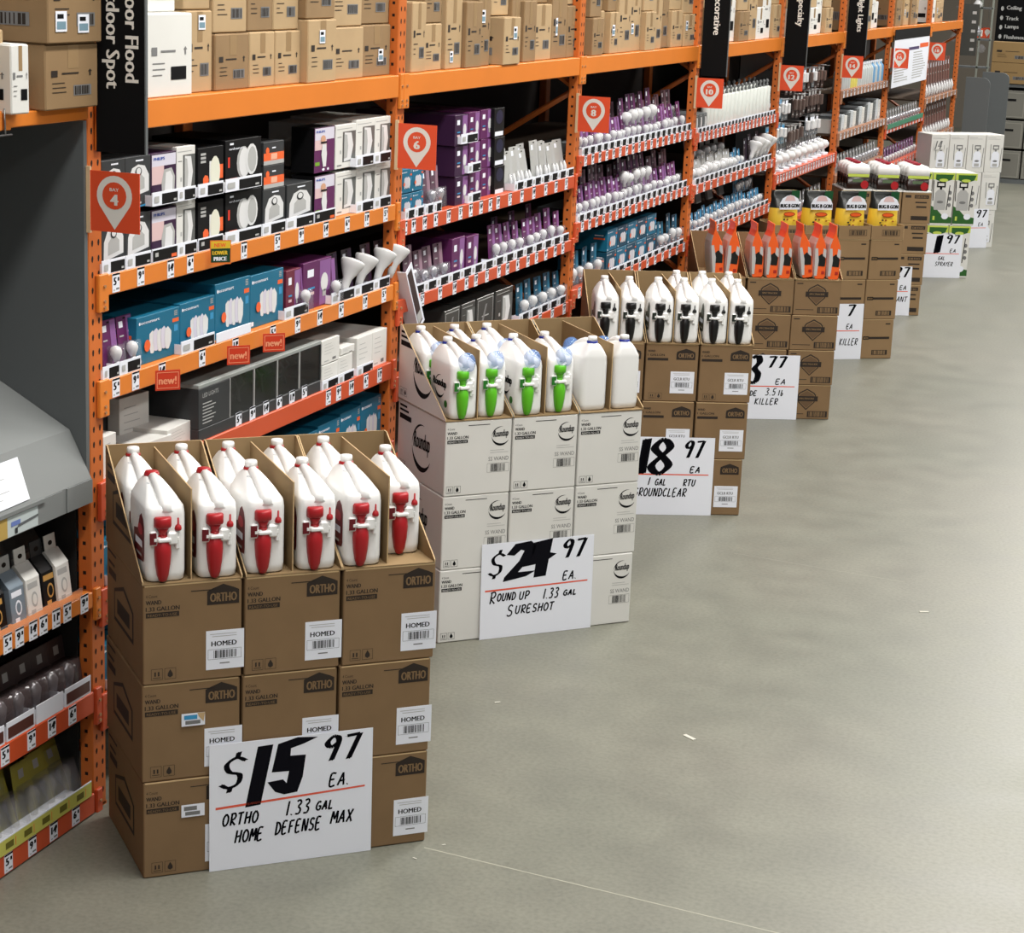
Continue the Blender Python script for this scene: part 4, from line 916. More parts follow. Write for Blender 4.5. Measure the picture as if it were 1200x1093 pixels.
def a_dome(p, W, H):
    p.poly([(W*.08, H*.20), (W*.92, H*.30), (W*.92, H*.62), (W*.76, H*.80), (W*.5, H*.84), (W*.26, H*.78), (W*.10, H*.56)], BULBW, 1); p.poly([(W*.26, H*.30), (W*.74, H*.36), (W*.74, H*.56), (W*.5, H*.70), (W*.28, H*.54)], LINK, 2)
    p.ell(W*.5, H*.70, W*.13, H*.09, DKGREY, 3); p.ell(W*.5, H*.71, W*.09, H*.065, BULBW, 4); p.rect(W*.4, H*.90, W*.7, H*.93, WHITE); p.ell(W*.22, H*.1, W*.08, H*.07, OTAG, 2, 8); p.poly([(W*.02, 0), (W*.98, H*.07), (W*.98, H*.02), (W*.02, H*.0)], BTAG, 3); p.rect(W*.45, H*.07, W*.62, H*.11, LINK, 1)
def a_phil(p, W, H):
    p.rect(W*.03, H*.74, W*.97, H*.97, mat('pale_lilac', (216, 212, 226), .5), 1); p.text('PHILIPS', W*.1, H*.86, H*.06, mat('brand_blue', (90, 110, 190), .5), 2, w=W*.42, bold=.03); p.rect(W*.03, H*.38, W*.5, H*.74, PINK, 1); p.poly([(W*.42, H*.08), (W*.9, H*.08), (W*.93, H*.5), (W*.8, H*.68), (W*.5, H*.66), (W*.40, H*.4)], LINK, 2); p.poly([(W*.5, H*.12), (W*.82, H*.12), (W*.84, H*.5), (W*.74, H*.62), (W*.56, H*.6)], BULBW, 3); p.rect(W*.03, H*.03, W*.3, H*.36, PURD, 2)
def a_tallpurple(p, W, H):
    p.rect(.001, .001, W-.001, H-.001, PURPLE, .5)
    p.rect(W*.03, H*.72, W*.97, H*.98, mat('pale_lilac', (216, 212, 226), .5), 1); p.text('PHILIPS', W*.08, H*.88, H*.05, mat('brand_blue', (90, 110, 190), .5), 2, w=W*.42, bold=.03); p.ell(W*.42, H*.74, W*.12, H*.08, mat('face_tone', (210, 160, 130), .6), 3); p.rect(W*.03, H*.50, W*.6, H*.72, PINK, 1); p.rect(W*.3, H*.64, W*.6, H*.68, BLACK, 4)
    p.poly([(W*.38, H*.62), (W*.55, H*.62), (W*.6, H*.4), (W*.56, H*.12), (W*.42, H*.12), (W*.33, H*.4)], BULBW, 4); p.rect(W*.04, H*.16, W*.26, H*.24, GTAG, 2); p.ell(W*.45, H*.06, W*.07, H*.03, WHITE, 2, 8); p.ell(W*.68, H*.06, W*.05, H*.03, WHITE, 2, 8)
def a_window(p, W, H):
    p.rect(W*.34, H*.14, W*.98, H*.84, mat('window_grey', (96, 98, 96), .3), 1); p.poly([(W*.40, H*.15), (W*.74, H*.18), (W*.86, H*.5), (W*.76, H*.80), (W*.42, H*.82)], BULBW, 2); p.poly([(W*.40, H*.22), (W*.56, H*.24), (W*.60, H*.5), (W*.54, H*.76), (W*.40, H*.78)], LINK, 3)
    p.rect(W*.06, H*.9, W*.8, H*.915, LINK); p.rect(W*.08, H*.72, W*.28, H*.735, GINK); p.rect(W*.2, H*.34, W*.28, H*.42, LINK); p.rect(W*.08, H*.06, W*.3, H*.09, GINK)
def a_smallo(p, W, H): p.rect(0, 0, W, H*.18, LINK); p.rect(0, H*.18, W, H*.52, OTAG); p.rect(W*.35, H*.22, W*.65, H*.48, mat('pale_orange', (240, 180, 150), .5), 2); p.ell(W*.18, H*.62, W*.09, H*.16, OTAG, 2, 8); p.rect(W*.4, H*.7, W*.58, H*.76, WHITE, 2)
def a_white(p, W, H):
    for k in range(4): p.rect(W*.15, H*(.8-.13*k), W*(.55+.2*((k*7) % 3)/3), H*(.815-.13*k), LINK)
    p.rect(W*.6, H*.1, W*.8, H*.2, GINK); p.rect(W*.15, H*.1, W*.4, H*.14, LINK)
def a_purple(p, W, H):
    p.rect(W*.58, H*.03, W*.97, H*.97, mat('violet_print', (140, 92, 150), .45), 1); p.rect(W*.14, H*.68, W*.36, H*.84, WHITE, 2); p.rect(W*.16, H*.42, W*.4, H*.46, BTAG, 2); p.rect(W*.16, H*.3, W*.38, H*.36, PINK, 2); p.ell(W*.74, H*.5, W*.13, H*.2, BULBW, 3); p.rect(W*.68, H*.2, W*.8, H*.34, LINK, 3)
def a_kit(p, W, H): pass
# white and black price bins that hold the goods in place
def bin_mesh(W, style=0, h=.046, dep=.10):
    mb = MB(); mb.box(0, W-.003, 0, dep, 0, .002, WHITE); mb.box(0, W-.003, -.002, .001, 0, h, WHITE)
    mb.box(0, .0015, 0, dep*.6, 0, h*.8, WHITE); p = mb.panel((0, -.002, 0), X_, Z_)
    if style == 0: p.rect(W*.36, .003, W-.007, h-.008, BLACK); p.rect(.012, h*.25, W*.24, h*.7, LINK, 3); p.rect(W*.8, h*.2, W*.9, h*.35, LINK, 3)
    elif style == 1: p.rect(.003, .003, W-.008, h-.005, BLACK); p.rect(W*.1, h*.4, W*.22, h*.7, LINK, 2); p.rect(W*.72, h*.15, W*.92, h*.4, OTAG, 2)
    return mb.mesh('price_bin')
NTH_ = ['eighteenth', 'nineteenth', 'twentieth', 'twenty-first', 'twenty-second', 'twenty-third', 'twenty-fourth']
BINS = {}; NBIN = {}
def put_bin(i, z, y0, y1, style=0, x=.006, where='', h=.046):
    q = NBIN[where] = NBIN.get(where, -1)+1
    W = round(y1-y0, 2); k = (W, style, h)
    if k not in BINS: BINS[k] = bin_mesh(W, style, h)
    o = link('price_bin', BINS[k], None, (x, y0, z), HP)
    tag(o, '%s shelf bin %s' % (('white and black', 'black', '', '', '', '', '', '', '', 'plain white')[style], where)+', %s along' % (ORD+NTH_)[q % 24], 'shelf bin', 'white shelf bins '+where)
    return o
def item(i, z, px0, px1, H, name, base, art, label, cat, D=.30, x=-.02, side=None, grp=None, rz=0.):
    y0 = row_y(px0, z+.05, x); y1 = row_y(px1, z+.05, x)
    o = pbox(name, y1-y0-.002, D, H, base, art, side); o.location = (x, y0, z); o.rotation_euler = (0, 0, HP+rz)
    tag(o, label, cat, grp); return o
ZA, ZB, ZC = 1.822, 1.474, 1.132   # deck tops of bay 0 (deck = rail top - .012)
ZA, ZB, ZC = 1.8205, 1.4725, 1.1305
WH0 = 'on the bay four rack'
def bins_px(i, z, lst, where, x=.006, style=0):
    for a, b_ in lst: put_bin(i, z, row_y(a, z, x), row_y(b_, z, x), style, x, where)
# upper shelf of bay 0, two tiers
T2_ = ZA+.19
for t, z in ((0, ZA+.0), (1, T2_)):
    tn = ('lower', 'upper')[t]
    hb = .172 if t == 0 else .17
    item(0, z+.012, 119, 147, hb, 'flood_light_box', DKGREY, a_dome, 'grey flood light box beside the post %s, %s tier, first one' % (WH0, tn), 'box', grp='grey flood light boxes')
    item(0, z+.012, 147, 177, hb, 'flood_light_box', DKGREY, a_dome, 'grey flood light box %s, %s tier, second one' % (WH0, tn), 'box', grp='grey flood light boxes')
    item(0, z+.012, 177, 207, hb, 'bulb_box', PURD, a_phil, 'dark purple and white bulb box %s, %s tier' % (WH0, tn), 'box')
    item(0, z+.012, 207, 229, hb+.01, 'downlight_box', WBOX, a_window, 'white windowed downlight box left of the black ones, %s tier' % tn, 'box')
    item(0, z+.012, 232, 262, .165, 'downlight_box', BLACK, a_orangeblk, 'small black downlight box with ivory disc and yellow tag, %s tier' % tn, 'box')
    item(0, z+.012, 264, 306, .178, 'downlight_box', BLACK, a_black, 'large black box with a pair of white downlights, %s tier' % tn, 'box')
    item(0, z+.012, 368, 392, .178, 'bulb_box', BLACK, a_tallpurple, 'tall purple bulb box printed with a figure in black bow tie, %s tier' % tn, 'box', D=.10)  # black base puts shade into the sides, purple only on the front
    for k, (a, b_) in enumerate(((393, 417), (417, 439), (439, 457))): item(0, z+.012, a, b_, .185 if k else .175, 'downlight_box', WBOX, a_window, 'white windowed lamp box near the bay six post, %s tier, %s of three' % (tn, ORD[k]), 'box', grp='white windowed lamp boxes')
item(0, ZA+.012, 308, 334, .165, 'flood_light_box', DKGREY, a_dome, 'grey flood light box under the two small orange boxes', 'box'); item(0, ZA+.012, 336, 366, .165, 'flood_light_box', DKGREY, a_dome, 'grey flood light box with black strip beside the tall purple box', 'box')
item(0, ZA+.180, 309, 333, .085, 'sensor_box', DKGREY, a_smallo, 'small dark box with orange band, lower one of two on the flood light box', 'box', D=.2); item(0, ZA+.268, 309, 333, .085, 'sensor_box', DKGREY, a_smallo, 'small dark box with orange band, topmost of two on the flood light box', 'box', D=.2)
bins_px(0, ZA+.012, [(119, 147), (147, 177), (307, 335), (335, 367)], 'in front of the grey flood light boxes'); bins_px(0, ZA+.012, [(178, 208), (232, 262), (368, 393)], 'in front of the dark bulb boxes', style=1); bins_px(0, ZA+.012, [(208, 230), (264, 306), (417, 438), (438, 458)], 'in front of the white and black lamp boxes')
bins_px(0, T2_+.012, [(119, 147), (178, 208), (208, 230), (232, 262), (264, 306)], 'in the upper tier of the bay four rack', style=0); bins_px(0, T2_+.012, [(417, 438), (438, 458)], 'in the upper tier by the bay six post')
# middle shelf of bay 0
for k, (a, b_, h) in enumerate(((160, 211, .165), (211, 252, .17), (252, 293, .205), (293, 332, .20))): item(0, ZB+.012, a, b_, h, 'bulb_box', TEAL, a_teal, 'teal bulb multipack box on the middle shelf, %s from the bay four post' % ORD[k], 'box', side=s_teal, grp='teal bulb boxes on the middle shelf', D=.38)
item(0, ZB+.012, 335, 352, .18, 'bulb_box', mat('maroon_box', (110, 40, 60), .45), a_purple, 'narrow maroon bulb pack right of the teal boxes', 'box'); item(0, ZB+.012, 355, 388, .19, 'bulb_box', PURPLE, a_purple, 'purple bulb box beside the white flood bulbs', 'box')
bins_px(0, ZB+.012, [(120, 140), (140, 165)], 'in front of the purple bulb packs'); bins_px(0, ZB+.012, [(212, 252), (333, 362)], 'in front of the teal boxes'); bins_px(0, ZB+.012, [(388, 415), (415, 437), (437, 457)], 'under the white flood bulbs')
y0, y1 = row_y(254, ZB, .01), row_y(294, ZB, .01); mb = MB(); mb.cbox(0, y1-y0, -.002, .002, 0, .036, WHITE, .001); tag(mb.obj('price_bin', None, (.008, y0, ZB+.012), HP), 'blank white shelf bin front before the third teal box', 'shelf bin')
# blister packs: printed card, clear shell and a bulb
def a_card(p, W, H, c2): p.rect(W*.62, H*.02, W*.98, H*.98, c2, 1); p.rect(W*.12, H*.78, W*.38, H*.90, WHITE, 2); p.rect(W*.12, H*.60, W*.4, H*.63, LINK, 2); p.ell(W*.5, H*.95, W*.10, H*.018, HOLE, 2, 8)
def bulb_into(mb, kind, c, s=1.):
    m = BULBW if kind != 'silver' else BULBS
    if kind in ('a', 'silver'): mb.lathe([(.008*s, 0), (.013*s, .004*s), (.013*s, .022*s)], BULBG, c, n=8); mb.lathe([(.013*s, .022*s), (.018*s, .035*s), (.028*s, .055*s), (.030*s, .070*s), (.024*s, .087*s), (.010*s, .096*s), (.001, .098*s)], m, c, n=10)
    elif kind == 'flood': mb.lathe([(.010*s, 0), (.013*s, .02*s), (.016*s, .05*s), (.034*s, .085*s), (.042*s, .105*s), (.040*s, .112*s), (.02*s, .117*s), (.001, .118*s)], m, c, ax=(.45, -.25, 1), n=12)
    elif kind == 'globe': mb.lathe([(.012*s, 0), (.013*s, .02*s), (.03*s, .035*s), (.042*s, .06*s), (.038*s, .085*s), (.018*s, .1*s), (.001, .103*s)], m, c, n=10)
    elif kind == 'candle': mb.lathe([(.010*s, 0), (.011*s, .02*s), (.017*s, .04*s), (.014*s, .065*s), (.002, .1*s)], m, c, n=8)
def make_blister(W, H, base, c2, kind, s=1., nb=1, dz=.02, shell=True):
    def f():
        mb = MB(); mb.cbox(0, W, .0, .004, 0, H, base, .001); a_card(mb.panel((0, 0, 0), X_, Z_), W, H, c2)
        o = mb.obj('blister_pack')
        mb = MB()
        for k in range(nb): bulb_into(mb, kind, (W*(.5 if nb == 1 else .3+.4*k), -.032*s, dz), s)
        reg(o, mb.obj('bulb', o))
        if not shell: return o
        mb = MB(); rr = .036*s if kind != 'candle' else .022*s
        mb.loft([rrect(W/2, min(W*.46, rr*1.15), -rr*2+.003, -.0005, .012, z, 2) for z in (.006, dz+.10*s)], CLEARP, cap=True); reg(o, mb.obj('clear_shell', o))
        return o
    return Proto(f)
BPUR = make_blister(.098, .175, PURPLE, mat('violet_print', (140, 92, 150), .45), 'a', .70)
BPUR2 = make_blister(.09, .20, PURD, PURPLE, 'globe', .85)
BDRK = make_blister(.102, .19, mat('mauve_card', (96, 70, 84), .5), mat('mauve_light', (150, 120, 134), .5), 'silver', .74)
BTEAL = make_blister(.10, .19, TEALD, TEAL, 'a', .85)
BWHT = make_blister(.128, .20, mat('grey_card', (176, 176, 172), .5), LINK, 'candle', .6, 2)
BFLO = make_blister(.10, .185, mat('charcoal_card', (52, 40, 46), .5), PURD, 'flood', 1.25, shell=False)
BBLU = make_blister(.085, .14, mat('slate_blue_card', (60, 96, 122), .5), BTAG, 'a', .68)
NTH = ORD+['eighteenth', 'nineteenth', 'twentieth', 'twenty-first', 'twenty-second', 'twenty-third', 'twenty-fourth']
def nth_label(label, k): return label+', %s along' % NTH[k % 24]
def blister_row(P, i, z, ya, yb, step, label, grp, x=-.045, lean=-.10, wob=.05):
    n = int(round((yb-ya)/step)); r = random.Random(int(ya*1000)+i); out = []
    for k in range(n):
        o = P.put((x+r.uniform(-.01, .01), ya+k*step+r.uniform(-.002, .002), z), HP+r.uniform(-wob, wob), nth_label(label, k), 'blister pack', grp, rx=lean+r.uniform(-.05, .03)); o.scale = (1, 1, r.uniform(.88, 1.1)); out.append(o)
    return out
def yb(px, z, x=-.04): return row_y(px, z, x)
z = ZB+.015
for k, px in enumerate((124, 143)): BPUR.put((-.04, yb(px, z)-.01, z), HP, 'purple carded bulb at the bay four post, %s of two' % ORD[k], 'blister pack', 'purple carded bulbs by the bay four post', rx=-.1)
for k, px in enumerate((391, 408, 430, 446)): BFLO.put((-.05, yb(px, z)-.02, z), HP, nth_label('white flood bulb on dark card by the bay six post', k), 'blister pack', 'white carded flood bulbs', rx=-.1)
for k, px in enumerate((344, 380)): BPUR.put((-.015, yb(px, z)-.03, z), HP, 'small white bulb pack in front of the %s box on the middle shelf' % ('maroon', 'purple')[k], 'blister pack', None, rx=-.08)
# bottom visible shelf of bay 0: loose white cartons, long grey kit box, white boxes
z = ZC+.004
for k, (a, b_, h, dx, zz, D) in enumerate(((121, 138, .15, -.02, 0, .12), (140, 170, .20, -.16, 0, .05), (143, 160, .05, -.02, 0, .2), (162, 197, .07, -.03, 0, .2), (196, 230, .085, -.02, 0, .2))):
    item(0, z, a, b_, h, 'lamp_box', WBOX, a_white, 'small white lamp box on the bottom visible shelf, %s from the bay four post' % ORD[k], 'box', D=D, x=dx, grp='loose white lamp boxes', rz=(.05, -.1, .1, -.08, .06)[k])
mb = MB(); mb.cbox(0, .28, 0, .3, 0, .20, GREY, .002); mb.prism([(.0, .20), (.28, .20), (.24, .26), (.04, .27)], (Vector((0, .02, 0)), X_, Z_, -Y_), -.003, .0, GREY); tag(mb.obj('open_grey_carton', None, (-.22, yb(170, z), z), HP), 'open grey carton behind the loose white lamp boxes', 'carton')
ya, yk = yb(232, z, .0), yb(375, z, .0); L = yk-ya
s = empty('undercabinet_light_kit', (.002, ya, z), HP); tag(s, 'long dark grey light kit box with four glass windows', 'light kit')
mb = MB(); mb.cbox(0, L, 0, .3, 0, .052, DKGREY, .003); mb.cbox(0, L, 0, .3, .20, .215, mat('kit_light_edge', (150, 155, 152), .5), .002); mb.cbox(0, L*.235, 0, .3, .052, .20, DKGREY, .002); mb.box(0, L, .29, .3, .05, .2, BLACK)
p = mb.panel((0, 0, 0), X_, Z_); p.text('LED LIGHTS', .03, .165, .016, LINK, 1, w=.12, bold=.0)
for k in range(7): p.rect(.03, .14-k*.012, .03+.10*(.7+.3*((k*5) % 3)/2), .144-k*.012, LINK)
for k in range(4): mb.cbox(L*(.235+.191*k)-.003, L*(.235+.191*k)+.003, -.001, .006, .052, .2, LINK, .001)
mb.cbox(L-.008, L, -.001, .3, .052, .2, DKGREY, .002); mb.obj('kit_box', s)
for k in range(4):
    mb = MB(); a = L*(.235+.191*k)+.004; mb.box(a, a+L*.191-.010, .003, .005, .054, .198, mat('dark_glass', (40, 42, 40), .15, alpha=.45)); mb.obj('window_pane', s)
    mb = MB(); r = random.Random(k)
    for q in range(3): mb.tube([(a+.03+q*.05, .08+q*.05, .06), (a+.05+q*.055, .1, .12), (a+.02+q*.05, .14, .19)], .006, GREY, 5)
    mb.obj('coiled_light', s)
for k in range(6): link('price_tag', TAGS[k % 5], s, (L*(.30+.11*k), -.0015, .027), -HP)
for k, (a, b_, zz, h) in enumerate(((377, 396, 0, .10), (396, 413, 0, .11), (377, 398, .104, .10), (418, 436, 0, .16), (436, 453, 0, .16), (400, 416, .114, .03))):
    item(0, z+.0+zz, a, b_, h, 'lamp_box', WBOX, a_white, 'white lamp box right of the long grey kit, %s one' % ORD[k], 'box', D=.26, grp='white lamp boxes right of the grey kit', x=-.01)
bins_px(0, z+.0, [(377, 396), (396, 414), (418, 437)], 'under the white lamp boxes')
for k, (a, b_, zz, h) in enumerate(((345, 372, .775, .19), (372, 398, .775, .2), (398, 422, .775, .21), (422, 446, .775, .22))): item(0, .777, a, b_, h, 'bulb_box', TEAL, a_teal, 'teal bulb box on the shelf behind the nearest trays, %s one' % ORD[k], 'box', side=s_teal, x=-.03, grp='teal boxes behind the nearest trays')
for k, zz in enumerate((.777, .407)):
    for q in range(2): o = pbox('bulb_box', .16, .3, .15, TEAL, a_teal, s_teal); o.location = (-.02, .055+q*.17, zz); o.rotation_euler = (0, 0, HP); tag(o, 'teal box in the gap beside the nearest stack, %s shelf, %s' % (('upper', 'lower')[k], ('nearer', 'farther')[q]), 'box')
    put_bin(0, zz, .05, .20, 0, .006, 'in the gap beside the nearest stack')
# shelf talkers
def talker(i, pxa, pxb, z, H, label, art, base):
    y0 = row_y(pxa, z, .03); y1 = row_y(pxb, z, .03); mb = MB(); W = .088 if H < .08 else .078; mb.box(0, W, -.001, .001, 0, H, base); art(mb.panel((0, -.001, 0), X_, Z_), W, H)
    tag(mb.obj('shelf_talker', None, (.03, y0, z), HP-.75), label, 'shelf sign')
for k, (a, b_) in enumerate(((182, 216), (266, 300), (308, 345))):
    talker(0, a, b_, 1.40, .07, 'small red shelf flag reading new!, %s' % ('nearest the bay four post', 'below the third teal box', 'below the fourth teal box')[k], lambda p, W, H: (p.text('new!', W*.14, H*.3, H*.4, mat('flag_peach', (250, 170, 130), .5), 1, w=W*.7, bold=.01), p.frame(W*.06, H*.1, W*.94, H*.9, .002, mat('flag_peach', (250, 170, 130), .5))), mat('flag_red', (214, 64, 34), .5))
talker(0, 246, 275, 1.785, .085, 'small green and yellow shelf flag reading NEW LOWER PRICE', lambda p, W, H: (p.rect(W*.04, H*.66, W*.96, H*.96, YTAG), p.text('NEW', W*.2, H*.72, H*.17, OTAG, 2, w=W*.55, bold=.02), p.rect(W*.04, H*.08, W*.96, H*.66, mat('dark_green', (16, 62, 36), .5)), p.text('LOWER', W*.12, H*.40, H*.17, YTAG, 2, w=W*.7, bold=.03), p.text('PRICE', W*.18, H*.15, H*.17, WHITE, 2, w=W*.6, bold=.03)), mat('flag_edge', (228, 120, 50), .5))

# ------------------------------------------------------------------ bay 1 (under the bay 6 sign)
zA, zB_, zC_ = 1.7385, 1.3885, 1.0465
for t in range(2):
    for k in range(2): item(1, zA+.012+t*.11, 470+k*13, 483+k*13, .105, 'bulb_box', TEAL, a_teal, 'small teal bulb box below the bay six sign, %s tier, %s' % (('lower', 'upper')[t], ('nearer the post', 'farther from the post')[k]), 'box', D=.3, side=s_teal)
blister_row(BDRK, 1, zA+.015, yb(497, zA), yb(518, zA), .106, 'silver bulb pack between small teal and purple boxes', 'silver bulb packs by the purple boxes')
for t in range(3):
    for k, (a, b_) in enumerate(((533, 548), (549, 562), (563, 577))):
        item(1, zA+.004+t*.142, a, b_, .14, 'bulb_box', PURPLE if k else PURD, a_purple, 'purple bulb box, %s column, %s from the bottom, bay six rack' % (ORD[k], ORD[t]), 'box', D=.5, x=-.01-.02*k, grp='stacked purple bulb boxes')
    bins_px(1, zA+.012+t*.142, [(548, 563)] if t < 2 else [(540, 560)], 'between the stacked purple boxes')
    item(1, zA+.004+t*.142, 579, 591, .14, 'bulb_box', BLACK, lambda p, W, H: (p.ell(W*.5, H*.7, W*.34, H*.24, mat('night_blue', (30, 30, 60), .4), 1), p.rect(W*.1, H*.05, W*.9, H*.2, WHITE, 1)), 'black bulb box beside the purple stack, %s from the bottom' % ORD[t], 'box', D=.5, x=-.03, grp='stacked black bulb boxes')
blister_row(BWHT, 1, zA+.012, yb(592, zA), yb(668, zA), .142, 'pale grey double bulb card, upper shelf of bay six', 'pale grey carded bulbs', lean=-.16)
blister_row(BWHT, 1, zA+.012, yb(600, zA), yb(665, zA), .3, 'pale grey double bulb card, second rank of bay six', 'pale grey carded bulbs, second rank', x=-.11, lean=-.1)
def bins_even(i, z, ya, yb_, step, where, x=.006, style=0):
    n = max(1, int(round((yb_-ya)/step))); st = (yb_-ya)/n
    for k in range(n): put_bin(i, z, ya+k*st, ya+k*st+round(st, 2)-.004, style, x, where)
bins_even(1, zA+.012, yb(592, zA), 4.93, .13, 'under the pale grey cards'); bins_even(1, zA+.012, 2.56, 2.78, .11, 'under the small teal boxes'); bins_even(1, zA+.012, 2.79, 3.0, .1, 'under the silver bulb packs')
blister_row(BDRK, 1, zB_+.014, yb(478, zB_), yb(526, zB_), .112, 'silver reflector bulb pack, middle shelf of bay six', 'silver bulb packs, middle shelf', lean=-.12)
for k, (a, b_) in enumerate(((529, 544), (546, 560))): item(1, zB_+.012, a, b_, .19-.01*k, 'bulb_box', PURPLE, a_purple, 'purple bulb box on the middle shelf of the bay six rack, %s of two' % ORD[k], 'box', D=.25)
blister_row(BPUR, 1, zB_+.012, yb(574, zB_), yb(657, zB_), .125, 'purple carded bulb, middle shelf of bay six', 'purple carded bulbs, middle shelf of bay six', lean=-.1)
blister_row(BPUR2, 1, zB_+.012, yb(600, zB_), yb(655, zB_), .25, 'taller dark purple card behind, middle shelf of bay six', 'taller purple cards, middle shelf of bay six', x=-.14, lean=-.05)
bins_even(1, zB_+.012, 2.66, 4.90, .145, 'along the middle shelf of the bay six rack')
# the tray that hangs askew at the post
mb = MB(); mb.box(0, .33, -.003, .0, 0, .075, WHITE); mb.box(0, .33, 0, .06, 0, .003, WHITE); p = mb.panel((0, -.003, 0), X_, Z_); p.rect(.02, .008, .31, .058, mat('strip_brown_black', (58, 40, 40), .4)); p.rect(.25, .01, .3, .055, LINK, 2)
o = mb.obj('loose_shelf_bin', None, (.05, 2.53, 1.50), 0); o.rotation_euler = (0, 1.1, HP); tag(o, 'loose shelf bin hanging askew at the bay six post', 'shelf bin')
o.matrix_world = Matrix.Translation((.04, 2.50, 1.53)) @ Matrix.Rotation(HP, 4, 'Z') @ Matrix.Rotation(1.02, 4, 'Y')
for k, (a, b_) in enumerate(((520, 538), (540, 556), (558, 578), (580, 600))): item(1, zC_+.012, a, b_, .2, 'lamp_box', mat('smoke_grey_box', (72, 72, 70), .25), (a_window) if k % 2 else (lambda p, W, H: (p.frame(W*.06, H*.06, W*.94, H*.94, .004, LINK), p.rect(W*.3, H*.5, W*.7, H*.53, LINK), p.poly([(W*.2, H*.2), (W*.5, H*.8), (W*.6, H*.8), (W*.32, H*.2)], GINK))), 'grey see-through lamp box on the low shelf of the bay six rack, %s one' % ORD[k], 'box', D=.25, grp='grey lamp boxes of bay six')
item(1, zC_+.004, 474, 515, .05, 'lamp_box', mat('flat_dark_box', (70, 66, 64), .5), None, 'flat dark box lying at the left of the low shelf of the bay six rack', 'box', D=.4, x=-.02)
blister_row(BTEAL, 1, zC_+.012, yb(604, zC_), yb(658, zC_), .16, 'teal carded bulb on the low shelf of the bay six rack', 'teal carded bulbs of bay six', lean=-.06)
bins_even(1, zC_+.012, yb(598, zC_), 4.9, .15, 'along the low shelf of the bay six rack')
# ------------------------------------------------------------------ bays 2 to 7
for q, (zz, y_a, y_b) in enumerate(((1.8335, 5.07, 7.38), (1.4685, 5.05, 7.36))):
    shelf = ('upper', 'middle')[q]
    blister_row(BPUR, 2, zz+.012, y_a, y_b, .108, 'purple carded bulb, front rank, %s shelf of bay eight' % shelf, 'purple carded bulbs, %s shelf of bay eight' % shelf, lean=-.16)
    blister_row(BDRK, 2, zz+.06, y_a+.35, y_b, .125, 'mauve bulb card, rear rank, %s shelf of bay eight' % shelf, 'mauve bulb cards, %s shelf of bay eight' % shelf, x=-.13, lean=-.1)
    blister_row(BPUR2, 2, zz+.09, y_a+1.0, y_a+1.6, .13, 'round globe bulb on purple card, %s shelf of bay eight' % shelf, 'globe bulbs on purple cards, %s shelf' % shelf, x=-.075, lean=-.1)
    bins_even(2, zz+.012, y_a-.01, y_b, .12, 'along the %s shelf of the bay eight rack' % shelf)
    mb = MB(); mb.box(-.30, -.115, y_a+.2, y_b, zz, zz+.058, GREY); tag(mb.obj('shelf_riser'), 'low grey riser under the rear rank, %s shelf of the bay eight rack' % shelf, 'riser')
zz = 1.0965
blister_row(BTEAL, 2, zz+.012, 5.05, 5.65, .15, 'teal carded bulb by the bay eight post, low shelf', 'teal carded bulbs, low shelf of bay eight', lean=-.05)
for t in range(2):
    for k in range(5): o = pbox('bulb_box', .2, .3, .125, TEAL if (k+t) % 2 else TEALD, a_teal, s_teal); o.location = (-.02, 5.72+k*.21, zz+.012+t*.13); o.rotation_euler = (0, 0, HP); tag(o, 'teal bulb box, low shelf of bay eight, %s layer, %s along' % (('lower', 'upper')[t], ORD[k]), 'box', 'teal boxes, low shelf of bay eight')
blister_row(BTEAL, 2, zz+.012, 6.85, 7.35, .14, 'teal carded bulb by the bay ten post, low shelf', 'teal carded bulbs beside the bay ten post', lean=-.05)
bins_even(2, zz+.0, 5.7, 7.36, .15, 'along the low shelf of the bay eight rack')
# bay 3: tall white tubes, globe bulbs, blue packs
def tube_mk():
    mb = MB(); mb.lathe([(.028, 0), (.030, .004), (.030, .215), (.026, .222)], mat('frosted_tube', (228, 232, 226), .3), n=10); o = mb.obj('tube_pack'); mb = MB(); mb.lathe([(.012, .222), (.012, .238), (.006, .245), (.016, .262), (.004, .275)], mat('tube_hook', (110, 112, 112), .4), n=6); reg(o, mb.obj('hanging_cap', o)); return o
TB = Proto(tube_mk)
for k in range(17): TB.put((-.05, 7.95+k*.115, 1.7985+.004), 0, nth_label('white tube lamp pack in the front rank of the bay ten rack', k), 'tube lamp', 'white tube lamp packs of bay ten')
for k in range(10): TB.put((-.13, 8.25+k*.16, 1.7985+.02), 0, nth_label('white tube lamp pack in the rear rank of the bay ten rack', k), 'tube lamp', 'white tube lamp packs of bay ten, rear rank')
for k in range(3): o = pbox('lamp_box', .1, .2, .13, GREY, a_window); o.location = (-.02, 7.57+k*.11, 1.7985); o.rotation_euler = (0, 0, HP); tag(o, nth_label('small grey lamp box under the bay ten sign', k), 'box', 'small grey lamp boxes under the bay ten sign')
bins_even(3, 1.8, 7.56, 9.88, .1, 'along the upper shelf of the bay ten rack')
BGLO = make_blister(.1, .17, mat('pale_card', (168, 166, 162), .5), LINK, 'globe', .85); BGRY = make_blister(.1, .17, mat('mid_grey_card', (104, 104, 102), .5), LINK, 'silver', .8)
